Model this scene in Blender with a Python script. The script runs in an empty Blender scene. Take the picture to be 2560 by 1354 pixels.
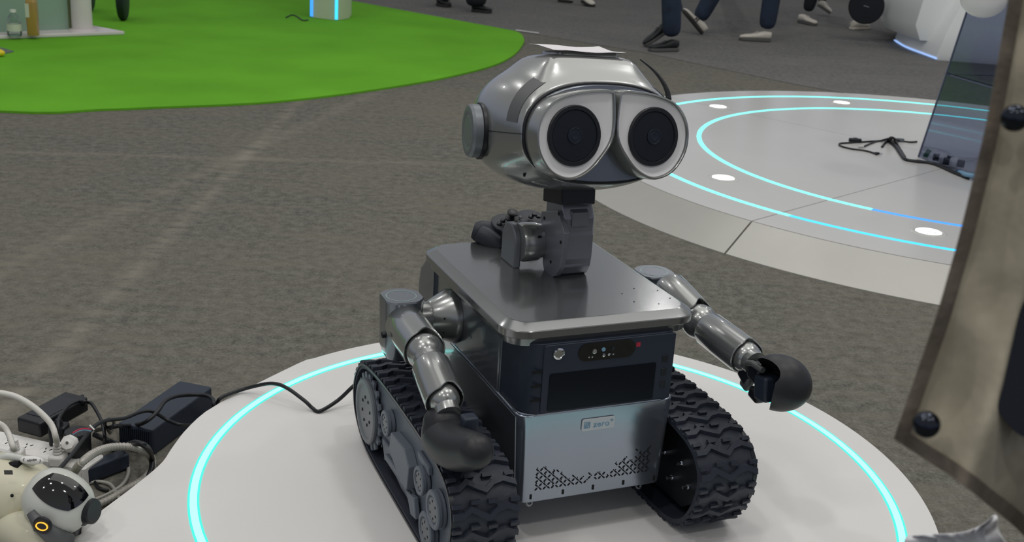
import bpy, bmesh, math, random
from mathutils import Vector, Matrix, noise
random.seed(7)
R = math.radians
scene = bpy.context.scene
COL = scene.collection

# ------------------------------------------------------------------ camera
F, TH, RO, H = 2850.0, R(18.75), R(3.75), 1.2
cd = bpy.data.cameras.new('camera'); cam = bpy.data.objects.new('camera', cd); COL.objects.link(cam)
cd.sensor_width = 36; cd.lens = 36*F/2560; cd.clip_start = .02; cd.clip_end = 200
_r = Vector((1, 0, 0)); _u = Vector((0, math.sin(TH), math.cos(TH))); _f = Vector((0, math.cos(TH), -math.sin(TH)))
cr = _r*math.cos(RO)+_u*math.sin(RO); cu = -_r*math.sin(RO)+_u*math.cos(RO)
m = Matrix((cr, cu, -_f)).transposed().to_4x4(); m.translation = (0, 0, H); cam.matrix_world = m
cd.dof.use_dof = True; cd.dof.focus_distance = 2.0; cd.dof.aperture_fstop = 11
scene.camera = cam

# ------------------------------------------------------------------ light and exposure
scene.view_settings.view_transform = 'Standard'; scene.view_settings.look = 'None'
scene.view_settings.gamma = 1; scene.view_settings.use_curve_mapping = False
scene.view_settings.exposure = -0.68
w = bpy.data.worlds.new('hall'); scene.world = w; w.use_nodes = True
nt = w.node_tree; bg = nt.nodes['Background']
tc = nt.nodes.new('ShaderNodeTexCoord'); sx = nt.nodes.new('ShaderNodeSeparateXYZ'); cr_ = nt.nodes.new('ShaderNodeValToRGB')
mp = nt.nodes.new('ShaderNodeMapRange'); mp.inputs[1].default_value = -1; mp.inputs[2].default_value = 1
nt.links.new(tc.outputs['Generated'], sx.inputs[0]); nt.links.new(sx.outputs[2], mp.inputs[0]); nt.links.new(mp.outputs[0], cr_.inputs[0])
nt.links.new(cr_.outputs[0], bg.inputs[0]); bg.inputs[1].default_value = 1.3
e = cr_.color_ramp.elements
e[0].position = 0; e[0].color = (.10, .13, .19, 1)
e[1].position = 1; e[1].color = (.30, .30, .29, 1)
for p, c in ((.49, (.12, .14, .19, 1)), (.56, (.36, .39, .50, 1)), (.68, (.40, .41, .42, 1))):
    k = e.new(p); k.color = c

def area(name, loc, size, power, col=(1, 1, 1), rot=(0, 0, 0), sy=None, shape='SQUARE'):
    l = bpy.data.lights.new(name, 'AREA'); l.energy = power; l.color = col; l.size = size; l.shape = shape
    if sy: l.shape = 'RECTANGLE'; l.size_y = sy
    o = bpy.data.objects.new(name, l); COL.objects.link(o); o.location = loc; o.rotation_euler = rot
    return o
area('hall_light', (1.5, 4.5, 6), 7.0, 190, (1, .98, .94), sy=6)
for i, (x, y) in enumerate([(-3, -1), (0, -2), (2.6, -1), (-2.2, 2), (1.2, 1.6), (3.6, 3.5), (-3.5, 6), (0.5, 7), (4, 8), (-1.2, .3), (-6, 9), (8, 12), (2, 14)]):
    area('ceiling_lamp', (x, y, 5.2), .32, 34, (1, .98, .96), shape='DISK')

# ------------------------------------------------------------------ survey helpers: photograph ray -> point on a real plane
def ray(px, py):
    x = (px-1280)/F; y = -(py-677)/F
    return _f + cr*x + cu*y
CAM = Vector((0, 0, H))
def at(px, py, z=0.0):
    r = ray(px, py); return CAM + r*((z-H)/r.z)
def dep(px, py, d):
    return CAM + ray(px, py)*d
YAW = R(23.5)
ux = Vector((math.cos(YAW), math.sin(YAW), 0)); uy = Vector((-math.sin(YAW), math.cos(YAW), 0))
RO_ = ux*.876 + uy*1.59 + Vector((0, 0, .1))
def lo(P): d = P-RO_; return Vector((d.dot(ux), d.dot(uy), d.z))
def onX(px, py, x):
    r = ray(px, py); return lo(CAM + r*(((RO_-CAM).dot(ux)+x)/r.dot(ux)))
def onY(px, py, y):
    r = ray(px, py); return lo(CAM + r*(((RO_-CAM).dot(uy)+y)/r.dot(uy)))
def onZ(px, py, z): return lo(at(px, py, z+.1))

# ------------------------------------------------------------------ materials
def lin(c):
    return tuple((v/255/12.92 if v/255 <= .04045 else ((v/255+.055)/1.055)**2.4) for v in c)
def mat(name, col, rough=.5, metal=0., coat=0., emit=None, es=1., bump=0., bscale=50., var=0., vscale=5., spec=.5, alpha=None, trans=0., ior=1.45, aniso=None, sheen=0.):
    m = bpy.data.materials.new(name); m.use_nodes = True; n = m.node_tree; b = n.nodes['Principled BSDF']
    c = lin(col); b.inputs['Base Color'].default_value = (*c, 1)
    b.inputs['Roughness'].default_value = rough; b.inputs['Metallic'].default_value = metal
    b.inputs['Coat Weight'].default_value = coat; b.inputs['Coat Roughness'].default_value = .06
    b.inputs['Specular IOR Level'].default_value = spec; b.inputs['IOR'].default_value = ior
    b.inputs['Transmission Weight'].default_value = trans; b.inputs['Sheen Weight'].default_value = sheen
    if emit: b.inputs['Emission Color'].default_value = (*lin(emit), 1); b.inputs['Emission Strength'].default_value = es
    if bump or var:
        t = n.nodes.new('ShaderNodeTexCoord')
    if var:
        x = n.nodes.new('ShaderNodeTexNoise'); x.inputs['Scale'].default_value = vscale; x.inputs['Detail'].default_value = 6
        mx = n.nodes.new('ShaderNodeMix'); mx.data_type = 'RGBA'
        n.links.new(t.outputs['Object'], x.inputs['Vector'])
        rp = n.nodes.new('ShaderNodeMapRange'); rp.inputs[1].default_value = .3; rp.inputs[2].default_value = .7
        n.links.new(x.outputs['Fac'], rp.inputs[0]); n.links.new(rp.outputs[0], mx.inputs[0])
        mx.inputs[6].default_value = (*[v*(1-var) for v in c], 1); mx.inputs[7].default_value = (*[min(1, v*(1+var)) for v in c], 1)
        n.links.new(mx.outputs[2], b.inputs['Base Color'])
    if bump:
        x = n.nodes.new('ShaderNodeTexNoise'); x.inputs['Scale'].default_value = bscale; x.inputs['Detail'].default_value = 3
        if aniso:
            mpp = n.nodes.new('ShaderNodeMapping'); mpp.inputs['Scale'].default_value = aniso
            n.links.new(t.outputs['Object'], mpp.inputs[0]); n.links.new(mpp.outputs[0], x.inputs['Vector'])
        else: n.links.new(t.outputs['Object'], x.inputs['Vector'])
        bp = n.nodes.new('ShaderNodeBump'); bp.inputs['Strength'].default_value = bump; bp.inputs['Distance'].default_value = .01
        n.links.new(x.outputs['Fac'], bp.inputs['Height']); n.links.new(bp.outputs[0], b.inputs['Normal'])
    return m

def carpet_mat(name, c1, c2, c3, lines=(), dirs=(1, 1)):
    m = bpy.data.materials.new(name); m.use_nodes = True; n = m.node_tree; b = n.nodes['Principled BSDF']
    b.inputs['Roughness'].default_value = .95; b.inputs['Specular IOR Level'].default_value = .15
    L = n.links; t = n.nodes.new('ShaderNodeTexCoord')
    def nz(s, d=4, rough=.6, mapping=None):
        x = n.nodes.new('ShaderNodeTexNoise'); x.inputs['Scale'].default_value = s; x.inputs['Detail'].default_value = d; x.inputs['Roughness'].default_value = rough
        if mapping:
            q = n.nodes.new('ShaderNodeMapping'); q.inputs['Rotation'].default_value = (0, 0, mapping[0]); q.inputs['Scale'].default_value = mapping[1]
            L.new(t.outputs['Object'], q.inputs[0]); L.new(q.outputs[0], x.inputs['Vector'])
        else: L.new(t.outputs['Object'], x.inputs['Vector'])
        return x
    fine = nz(130, 3, .7); mid = nz(28, 4, .65); big = nz(1.1, 3); streak = nz(3, 4, .6, (R(35), (1, 6, 1)))
    def mr(o, a, b_): 
        r = n.nodes.new('ShaderNodeMapRange'); r.inputs[1].default_value = a; r.inputs[2].default_value = b_; L.new(o, r.inputs[0]); return r.outputs[0]
    def mix(f, A, B):
        x = n.nodes.new('ShaderNodeMix'); x.data_type = 'RGBA'; L.new(f, x.inputs[0])
        for i, v in ((6, A), (7, B)):
            if isinstance(v, tuple): x.inputs[i].default_value = (*v, 1)
            else: L.new(v, x.inputs[i])
        return x.outputs[2]
    def mth(op, a, b_):
        x = n.nodes.new('ShaderNodeMath'); x.operation = op
        for i, v in ((0, a), (1, b_)):
            if isinstance(v, (int, float)): x.inputs[i].default_value = v
            else: L.new(v, x.inputs[i])
        return x.outputs[0]
    c = mix(mr(mth('ADD', mth('MULTIPLY', fine.outputs[0], .5), mth('MULTIPLY', mid.outputs[0], .5)), .38, .62), lin(c1), lin(c2))
    c = mix(mth('MULTIPLY', mr(mth('ADD', mth('MULTIPLY', big.outputs[0], .5), mth('MULTIPLY', streak.outputs[0], .5)), .42, .62), .55), c, lin(c3))
    if lines:
        s = n.nodes.new('ShaderNodeSeparateXYZ'); L.new(t.outputs['Object'], s.inputs[0])
        for (p, q, wd, st) in lines:
            d = (Vector(q)-Vector(p)); d.normalize(); nx, ny = -d.y, d.x; off = nx*p[0]+ny*p[1]
            dist = mth('ABSOLUTE', mth('SUBTRACT', mth('ADD', mth('MULTIPLY', s.outputs[0], nx), mth('MULTIPLY', s.outputs[1], ny)), off), 0)
            f = mth('MULTIPLY', mr(dist, wd, 0), st)
            f = mth('MULTIPLY', f, mr(streak.outputs[0], .35, .6))
            c = mix(f, c, lin((150, 144, 132)))
    L.new(c, b.inputs['Base Color'])
    bp = n.nodes.new('ShaderNodeBump'); bp.inputs['Strength'].default_value = .6; bp.inputs['Distance'].default_value = .004
    L.new(fine.outputs[0], bp.inputs['Height']); L.new(bp.outputs[0], b.inputs['Normal'])
    return m

M = {}
M['carpet'] = carpet_mat('grey carpet', (78, 78, 72), (122, 121, 113), (118, 113, 102),
    lines=[(at(95, 935).to_2d()[:], at(620, 385).to_2d()[:], .05, .45), (at(600, 390).to_2d()[:], at(930, 235).to_2d()[:], .07, .3), (at(0, 380).to_2d()[:], at(1150, 410).to_2d()[:], .05, .3)])
M['aisle'] = carpet_mat('charcoal carpet', (84, 84, 84), (124, 123, 122), (124, 122, 118))
M['green'] = mat('green felt carpet', (104, 172, 46), .95, var=.12, vscale=1.3, bump=.4, bscale=160, spec=.1)
M['white_deck'] = mat('white laminate deck', (222, 220, 217), .32, var=.02, vscale=3, spec=.4)
M['grey_deck'] = mat('pale grey laminate deck', (200, 199, 196), .22, var=.03, vscale=2, spec=.5)
M['skirt'] = mat('brushed grey skirt laminate', (188, 187, 180), .28, var=.06, vscale=3, metal=.25)
M['led'] = mat('cyan led', (20, 90, 90), .5, emit=(108, 255, 240), es=3.4)
M['led_edge'] = mat('teal led edge', (20, 90, 90), .5, emit=(70, 232, 214), es=1.75)
M['led_core'] = mat('pale led core', (60, 120, 118), .5, emit=(150, 250, 242), es=2.7)
M['led_blue'] = mat('blue led', (20, 60, 90), .5, emit=(60, 200, 255), es=2.6)
M['led_blue2'] = mat('deep blue led', (20, 50, 90), .5, emit=(62, 150, 255), es=2.4)
M['spot'] = mat('lit lens', (255, 255, 255), .3, emit=(255, 252, 245), es=5)
M['paint'] = mat('silver metallic paint', (158, 160, 158), .27, metal=.75, coat=1)
M['paint_dark'] = mat('gunmetal metallic paint', (118, 124, 132), .28, metal=.75, coat=1)
M['plate'] = mat('satin silver plate', (154, 162, 174), .19, metal=.85)
M['matte_grey'] = mat('matte grey', (96, 97, 98), .5, metal=.3)
M['flat_grey'] = mat('flat grey metal', (118, 122, 126), .42, metal=.4)
M['track_grey'] = mat('dark grey moulded plastic', (100, 107, 117), .42, spec=.5)
M['rubber'] = mat('black rubber', (44, 49, 60), .5, bump=.1, bscale=90)
M['black'] = mat('black plastic', (24, 26, 31), .4)
M['black_satin'] = mat('satin black plastic', (30, 33, 40), .3)
M['gear'] = mat('grey anodised metal', (134, 137, 146), .3, metal=.5)
M['pad'] = mat('dark grey matte plastic', (50, 53, 61), .5)
M['hand'] = mat('soft touch black plastic', (46, 47, 50), .42, metal=.2)
M['gloss_black'] = mat('glossy black glass', (8, 9, 12), .05, coat=1)
M['screen'] = mat('dark screen glass', (12, 16, 25), .25, spec=.25)
M['panel'] = mat('navy black panel', (38, 46, 60), .5)
M['lens'] = mat('dark lens', (14, 20, 30), .35)
M['lens_in'] = mat('lens inner ring', (26, 34, 46), .4)
M['eye_white'] = mat('matte white eye face', (240, 238, 238), .5)
M['white'] = mat('white plastic', (228, 226, 222), .35)
M['cream'] = mat('cream plastic', (206, 202, 178), .38, coat=.15)
M['bone'] = mat('ivory plastic', (200, 202, 194), .35, coat=.2)
M['paper'] = mat('white paper', (226, 222, 224), .7)
M['chrome'] = mat('chrome', (210, 212, 215), .12, metal=1)
M['red'] = mat('red sticker', (176, 40, 62), .5)
M['teal_ring'] = mat('teal ring line', (150, 176, 170), .4)
M['badge'] = mat('silver badge', (196, 200, 204), .3, metal=.3)
M['badge_ink'] = mat('blue grey ink', (120, 160, 186), .5)
M['hole'] = mat('dark hole', (10, 11, 13), .8)
M['cable'] = mat('black cable', (20, 22, 26), .4)
M['cable_white'] = mat('white cable', (216, 214, 206), .4)
M['braid'] = mat('silver braided sleeve', (170, 168, 160), .4, metal=.3)
M['orange_led'] = mat('orange led', (255, 170, 40), .4, emit=(255, 178, 60), es=2)
M['jacket'] = mat('brown waxed cotton', (166, 158, 138), .75, var=.22, vscale=9, bump=.5, bscale=22, sheen=.2)
M['jacket_edge'] = mat('dark brown cotton hem', (112, 103, 92), .8, var=.2, vscale=20, bump=.5, bscale=40)
M['navy'] = mat('navy cloth', (22, 26, 38), .7, var=.15)
M['denim'] = mat('dark blue denim', (34, 46, 64), .85, var=.25, vscale=12)
M['blackcloth'] = mat('black cloth', (22, 26, 32), .85, var=.15)
M['snap'] = mat('gunmetal snap', (54, 58, 66), .16, metal=.9)
M['shoe_white'] = mat('white leather', (206, 200, 188), .5, var=.06, vscale=20)
M['shoe_black'] = mat('black leather', (26, 28, 30), .5)
M['sole'] = mat('grey sole', (90, 90, 88), .7)
M['sole_dark'] = mat('dark sole', (46, 44, 42), .7)
M['bagcloth'] = mat('pale grey cloth', (228, 228, 232), .8, bump=.3, bscale=20)
M['booth_glass'] = mat('frosted green grey glass panel', (140, 166, 148), .25, spec=.5)
M['booth_white'] = mat('white lacquer', (214, 206, 206), .3)
M['alu'] = mat('brushed aluminium', (130, 142, 104), .3, metal=.6)
M['pillar'] = mat('warm white pillar paint', (196, 204, 176), .5)
M['tyre'] = mat('dark green black tyre', (26, 38, 38), .6)
M['yellow'] = mat('yellow plastic', (232, 206, 40), .4)
M['tea'] = mat('amber tea drink', (196, 158, 84), .2, trans=.35, coat=.3)
M['label_paper'] = mat('pale bottle label', (206, 208, 190), .5)
M['desk'] = mat('white moulded desk', (244, 246, 244), .3)
M['desk_glow'] = mat('pale blue glow strip', (120, 150, 200), .5, emit=(160, 196, 255), es=1.5)  # emission imitates the blue glow along the desk bottom
def clear_mat(name, tint, gl=.12, rough=.04):
    m = bpy.data.materials.new(name); m.use_nodes = True; n = m.node_tree; n.nodes.clear()
    o = n.nodes.new('ShaderNodeOutputMaterial'); mx = n.nodes.new('ShaderNodeMixShader')
    tr = n.nodes.new('ShaderNodeBsdfTransparent'); tr.inputs[0].default_value = (*tint, 1)
    gg = n.nodes.new('ShaderNodeBsdfGlossy'); gg.inputs['Roughness'].default_value = rough; gg.inputs[0].default_value = (.9, .93, 1, 1)
    fr = n.nodes.new('ShaderNodeFresnel'); fr.inputs['IOR'].default_value = 1.12+gl*.6
    n.links.new(fr.outputs[0], mx.inputs[0]); n.links.new(tr.outputs[0], mx.inputs[1]); n.links.new(gg.outputs[0], mx.inputs[2]); n.links.new(mx.outputs[0], o.inputs[0])
    return m
M['acrylic'] = clear_mat('clear acrylic', (.72, .74, .80), .1, .05)
M['petbottle'] = clear_mat('clear bottle plastic', (.86, .9, .88), .3)

# ------------------------------------------------------------------ mesh helpers
class MB:
    def __init__(s): s.v = []; s.f = []; s.mi = []; s.cur = 0
    def add(s, vs, fs, mx=None):
        b = len(s.v)
        s.v += [(mx @ Vector(p)) if mx else Vector(p) for p in vs]
        s.f += [tuple(b+i for i in f) for f in fs]; s.mi += [s.cur]*len(fs)
        return s
    def box(s, c, d, mx=None):
        c = Vector(c); h = Vector(d)/2
        vs = [c+Vector((h.x*a, h.y*b, h.z*e_)) for a in (-1, 1) for b in (-1, 1) for e_ in (-1, 1)]
        return s.add(vs, [(0, 1, 3, 2), (4, 6, 7, 5), (0, 4, 5, 1), (2, 3, 7, 6), (0, 2, 6, 4), (1, 5, 7, 3)], mx)
    def loft(s, rings, cap0=True, cap1=True, mx=None):
        n = len(rings[0]); vs = [p for r in rings for p in r]; fs = []
        for i in range(len(rings)-1):
            for j in range(n):
                a = i*n+j; b = i*n+(j+1) % n; fs.append((a, b, b+n, a+n))
        if cap0: fs.append(tuple(range(n-1, -1, -1)))
        if cap1: fs.append(tuple((len(rings)-1)*n+j for j in range(n)))
        return s.add(vs, fs, mx)
    def lathe(s, prof, A=(0, 0, 0), axis=(0, 0, 1), n=32, sx=1., sy=1.):
        hollow = prof[0][0] > .0001 and prof[-1][0] > .0001
        if hollow: prof = list(prof)+[prof[0]]
        """prof: (radius, height) list, swept about axis through A"""
        mx = frame(A, axis); rings = []
        for (r, h) in prof:
            rings.append([(r*math.cos(2*math.pi*k/n)*sx, r*math.sin(2*math.pi*k/n)*sy, h) for k in range(n)])
        return s.loft(rings, not hollow, not hollow, mx)
    def tube(s, pts, rad, n=10, cap=True):
        pts = [Vector(p) for p in pts]; rad = rad if isinstance(rad, (list, tuple)) else [rad]*len(pts)
        rings = []; up = None
        for i, p in enumerate(pts):
            d = (pts[min(i+1, len(pts)-1)]-pts[max(i-1, 0)]).normalized()
            if up is None:
                up = Vector((0, 0, 1)) if abs(d.z) < .9 else Vector((1, 0, 0))
            a = d.cross(up).normalized(); up = a.cross(d).normalized()
            rings.append([p+(a*math.cos(2*math.pi*k/n)+up*math.sin(2*math.pi*k/n))*rad[i] for k in range(n)])
        return s.loft(rings, cap, cap)
    def prism(s, outline, z0, z1, mx=None):
        return s.loft([[(x, y, z0) for x, y in outline], [(x, y, z1) for x, y in outline]], True, True, mx)
    def sphere(s, c, r, n=20, k=12, mx=None, sc=(1, 1, 1)):
        rings = []
        for i in range(1, k):
            t = math.pi*i/k
            rings.append([(c[0]+r*sc[0]*math.sin(t)*math.cos(2*math.pi*j/n), c[1]+r*sc[1]*math.sin(t)*math.sin(2*math.pi*j/n), c[2]-r*sc[2]*math.cos(t)) for j in range(n)])
        return s.loft(rings, True, True, mx)
    def build(s, name, material, parent=None, bevel=0, angle=35, seg=2, flat=False, sub=0):
        me = bpy.data.meshes.new(name); me.from_pydata([tuple(v) for v in s.v], [], s.f)
        mats = material if isinstance(material, list) else [material]
        for q in mats: me.materials.append(q)
        for p, i in zip(me.polygons, s.mi): p.material_index = i
        bm = bmesh.new(); bm.from_mesh(me); bmesh.ops.recalc_face_normals(bm, faces=bm.faces); bm.to_mesh(me); bm.free()
        if not flat:
            for p in me.polygons: p.use_smooth = True
            if angle < 180: me.set_sharp_from_angle(angle=R(angle))
        o = bpy.data.objects.new(name, me); COL.objects.link(o)
        if parent: o.parent = parent
        if bevel:
            b = o.modifiers.new('bevel', 'BEVEL'); b.width = bevel; b.segments = seg; b.limit_method = 'ANGLE'; b.angle_limit = R(angle); b.harden_normals = False
        if sub:
            b = o.modifiers.new('sub', 'SUBSURF'); b.levels = sub; b.render_levels = sub
        return o
def frame(A, axis):
    z = Vector(axis).normalized(); x = Vector((0, 0, 1)) if abs(z.z) < .9 else Vector((1, 0, 0))
    y = z.cross(x).normalized(); x = y.cross(z).normalized()
    mx = Matrix((x, y, z)).transposed().to_4x4(); mx.translation = Vector(A); return mx
def rrect(x0, x1, y0, y1, r, n=6):
    if not isinstance(r, (list, tuple)): r = [r]*4
    P = []
    for (cx, cy, a0, q) in ((x1-r[0], y0+r[0], -90, r[0]), (x1-r[1], y1-r[1], 0, r[1]), (x0+r[2], y1-r[2], 90, r[2]), (x0+r[3], y0+r[3], 180, r[3])):
        for k in range(n+1):
            a = R(a0+90*k/n); P.append((cx+q*math.cos(a), cy+q*math.sin(a)))
    return P
def circ(cx, cy, r, n=32): return [(cx+r*math.cos(2*math.pi*k/n), cy+r*math.sin(2*math.pi*k/n)) for k in range(n)]
def smooth(P, n=8, closed=False):
    P = [Vector(p) for p in P]; out = []; N = len(P)
    rng = range(N if closed else N-1)
    for i in rng:
        if closed: a, b, c, d = P[(i-1) % N], P[i], P[(i+1) % N], P[(i+2) % N]
        else: a, b, c, d = P[max(i-1, 0)], P[i], P[i+1], P[min(i+2, N-1)]
        for k in range(n):
            t = k/n; out.append(.5*((2*b)+(c-a)*t+(2*a-5*b+4*c-d)*t*t+(3*b-a-3*c+d)*t**3))
    if not closed: out.append(P[-1])
    return out
def smooth1(vals, n=8):
    return [v.x for v in smooth([(a, 0, 0) for a in vals], n)]
def empty(name, loc=(0, 0, 0), rz=0, parent=None):
    o = bpy.data.objects.new(name, None); COL.objects.link(o); o.location = loc; o.rotation_euler = (0, 0, rz); o.empty_display_size = .05
    if parent: o.parent = parent
    return o
def tag(o, label=None, cat=None, group=None, kind=None):
    if label: o['label'] = label
    if cat: o['category'] = cat
    if group: o['group'] = group
    if kind: o['kind'] = kind
    return o
def text_mesh(name, body, size, mx, material, parent, depth=.0004, spacing=1.0):
    c = bpy.data.curves.new(name, 'FONT'); c.body = body; c.size = size; c.extrude = depth; c.align_x = 'CENTER'; c.align_y = 'CENTER'; c.space_character = spacing
    t = bpy.data.objects.new('tmp', c); COL.objects.link(t)
    dg = bpy.context.evaluated_depsgraph_get(); me = bpy.data.meshes.new_from_object(t.evaluated_get(dg)); me.name = name
    bpy.data.objects.remove(t); me.materials.clear(); me.materials.append(material); me.transform(mx)
    o = bpy.data.objects.new(name, me); COL.objects.link(o); o.parent = parent; return o
def inst(src, name, mx, parent):
    o = bpy.data.objects.new(name, src.data); COL.objects.link(o); o.parent = parent; o.matrix_local = mx; return o
def basis(x, y, z, t=(0, 0, 0)):
    m_ = Matrix((x, y, z)).transposed().to_4x4(); m_.translation = Vector(t); return m_

# ================================================================== STRUCTURE
def quadplane(name, pts, z0, z1, material):
    mb = MB(); mb.prism(pts, z0, z1); return mb.build(name, material, flat=True)
fl = quadplane('floor', [(-30, -8), (34, -8), (34, 45), (-30, 45)], -.05, 0, M['carpet']); tag(fl, kind='structure')

def thing_mesh(o, *a): return tag(o, *a)
# aisle carpet beyond the straight joint
J = [at(870, 2), at(1290, 78), at(1600, 130), at(1980, 210), at(2130, 237)]
d = (J[-1]-J[0]).normalized(); p0 = J[0]-d*14; pts = [p0.to_2d()[:]]+[p.to_2d()[:] for p in J]+[(J[-1]+d*9).to_2d()[:], (34, 45), (-28, 45)]
ac = quadplane('aisle_carpet', pts, 0.0, .004, M['aisle']); tag(ac, 'charcoal aisle carpet where the visitors walk, beyond the straight joint', 'carpet')
# green carpet
G = [at(*q) for q in [(0, 282), (250, 278), (400, 272), (560, 266), (700, 257), (850, 240), (1000, 218), (1120, 196), (1230, 168), (1285, 140), (1308, 112), (1309, 98), (1300, 86), (1285, 80)]]
g0 = G[0]; pts = [Vector((g0.x-4, g0.y+1.1, 0)), Vector((g0.x-1.5, g0.y+.12, 0))]+G
pts = [p.to_2d()[:] for p in smooth(pts, 5)]
e1 = (J[0]-d*12).to_2d()[:]
gc = quadplane('green_carpet', [p for p in pts]+[at(880, 5).to_2d()[:], e1, (-16, 26), (-18, 9)], 0.0005, .012, M['green'])
tag(gc, 'bright green felt carpet with a curved edge', 'carpet')

# ------------------------------------------------------------------ near platform
NC = Vector((.096, 2.004)); NR = .745
def ring(mb, c, r0, r1, z0, z1, a0=0, a1=360, n=128, zt0=None):
    k = [R(a0+(a1-a0)*i/n) for i in range(n+1)]
    vs = []; fs = []
    for a in k:
        ca, sa = math.cos(a), math.sin(a)
        vs += [(c[0]+r0*ca, c[1]+r0*sa, z0), (c[0]+r0*ca, c[1]+r0*sa, z1 if zt0 is None else zt0), (c[0]+r1*ca, c[1]+r1*sa, z1), (c[0]+r1*ca, c[1]+r1*sa, z0)]
    for i in range(n):
        b = i*4
        for j in range(4): fs.append((b+j, b+(j+1) % 4, b+4+(j+1) % 4, b+4+j))
    if abs(a1-a0) < 359.9: fs += [(0, 1, 2, 3), (4*n+3, 4*n+2, 4*n+1, 4*n)]
    return mb.add(vs, fs)
flare = [at(*q, .1).to_2d() for q in [(547, 1006), (474, 1061), (430, 1115), (405, 1152), (365, 1188), (314, 1228), (255, 1272), (204, 1312), (157, 1354)]]
out = []
a = 142.0
for k in range(0, 61):
    t = R(-75 + (142+75)*k/60); out.append(Vector((NC.x+NR*math.cos(t), NC.y+NR*math.sin(t), 0)))
ff = [Vector((p.x, p.y, 0)) for p in flare]
tail = [Vector((-.95, 1.47, 0)), Vector((-1.25, 1.32, 0)), Vector((-1.3, 1.0, 0)), Vector((-.6, .98, 0)), Vector((0.0, 1.15, 0))]
# keep only arc part that lies before the flare starts
P0 = ff[0]; out = [p for p in out if not (p.x < NC.x and p.y < P0.y+.02)]
path = out+ff+tail
curve_pts = smooth(path, 3, True)
near = empty('display_platform', (NC.x, NC.y, 0)); tag(near, 'low round white display platform with one glowing cyan ring under the tracked robot', 'platform')
mb = MB()
oc = [(p.x-NC.x, p.y-NC.y) for p in curve_pts]
mb.loft([[(x, y, .0) for x, y in oc], [(x, y, .097) for x, y in oc], [(x*.997, y*.997, .1) for x, y in oc]])
mb.build('deck', M['white_deck'], near, angle=50)
mb = MB(); ring(mb, (0, 0), .6632, .6842, .098, .1008); mb.build('led_strip', M['led_edge'], near)
mb = MB(); ring(mb, (0, 0), .6672, .6802, .098, .1014); mb.build('led_core', M['led_core'], near)

# ------------------------------------------------------------------ far platform
FC = Vector((2.107, 5.276))
far = empty('display_platform', (FC.x, FC.y, 0)); tag(far, 'wide pale grey round platform behind the robot with two cyan rings and a sloping skirt', 'platform')
gap = .12
for k in range(4):
    a0 = -134.0+90*k; n_ = 40
    # deck quadrant
    mb = MB(); vs = [(0, 0)]+[(1.802*math.cos(R(a0+gap/3+(90-gap/1.5)*i/n_)), 1.802*math.sin(R(a0+gap/3+(90-gap/1.5)*i/n_))) for i in range(n_+1)]
    mid = R(a0+45); vs = [(x+.0018*math.cos(mid), y+.0018*math.sin(mid)) for x, y in vs]
    mb.prism(vs, .085, .1); mb.build('deck_panel', M['grey_deck'], far, angle=50)
    mb = MB(); vs = []; fs = []
    for i in range(n_+1):
        t = R(a0+gap+(90-2*gap)*i/n_); c, s_ = math.cos(t), math.sin(t)
        vs += [(1.79*c, 1.79*s_, .0), (1.806*c, 1.806*s_, .0985), (1.952*c, 1.952*s_, .004), (1.952*c, 1.952*s_, 0)]
    for i in range(n_):
        b = i*4
        for j in range(4): fs.append((b+j, b+(j+1) % 4, b+4+(j+1) % 4, b+4+j))
    fs += [(0, 1, 2, 3), (4*n_+3, 4*n_+2, 4*n_+1, 4*n_)]
    mb.add(vs, fs); mb.build('skirt_panel', M['skirt'], far, angle=50)
mb = MB(); mb.prism(circ(0, 0, 1.78, 96), 0, .084); mb.build('core', M['hole'], far)
for rr_ in (1.616, 1.2595):
    segs = [(-120, 225, 'led', 'glowing cyan light strip'), (225, 228, 'led_blue', None), (228, 240, 'led_blue', None)]
    if rr_ > 1.5: segs = [(-132.5, -95, 'led_blue', 'glowing sky blue light strip'), (-95, -60, 'led_blue2', None), (-60, 227.5, 'led', 'glowing cyan light strip')]
    else: segs = [(-126, -88, 'led_blue2', 'glowing deep blue light strip'), (-88, -50, 'led_blue', None), (-50, 234, 'led', 'glowing cyan light strip')]
    for a0, a1, mm, lb in segs:
        mb = MB(); ring(mb, (0, 0), rr_-.010, rr_+.010, .095, .1015, a0, a1, max(8, int((a1-a0)/2.5))); o = mb.build('led_strip', M[mm], far)
        if lb: o['label'] = lb
for (px, py) in [(1808, 445), (1795, 267), (2104, 257), (2321, 580)]:
    P = at(px, py, .1); x, y = P.x-FC.x, P.y-FC.y
    mb = MB(); mb.lathe([(.0, .085), (.066, .085), (.066, .1008), (.060, .1035), (.049, .1042), (.047, .1015), (0, .1015)], (x, y, 0), n=36)
    bz = mb.build('recessed_light', M['grey_deck'], far, angle=60)
    mb = MB(); mb.lathe([(0, .1016), (.046, .1016), (.045, .1028), (0, .1028)], (x, y, 0), n=32); mb.build('lit_lens', M['spot'], bz)
    mb = MB()
    for q in range(7):
        a = q*2*math.pi/6; rr2 = .0 if q == 6 else .02
        mb.lathe([(0, .1028), (.006, .1028), (.004, .1036), (0, .1036)], (x+rr2*math.cos(a)*1.2, y+rr2*math.sin(a)*1.2-.006, 0), n=10)
    mb.build('led_chips', M['flat_grey'], bz)['kind'] = 'stuff'

exec_robot = True
# ================================================================== TRACKED ROBOT
rob = empty('tracked_robot', RO_, YAW)
tag(rob, 'silver grey tracked robot with big goggle eyes and two arms on the white platform', 'robot')

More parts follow.
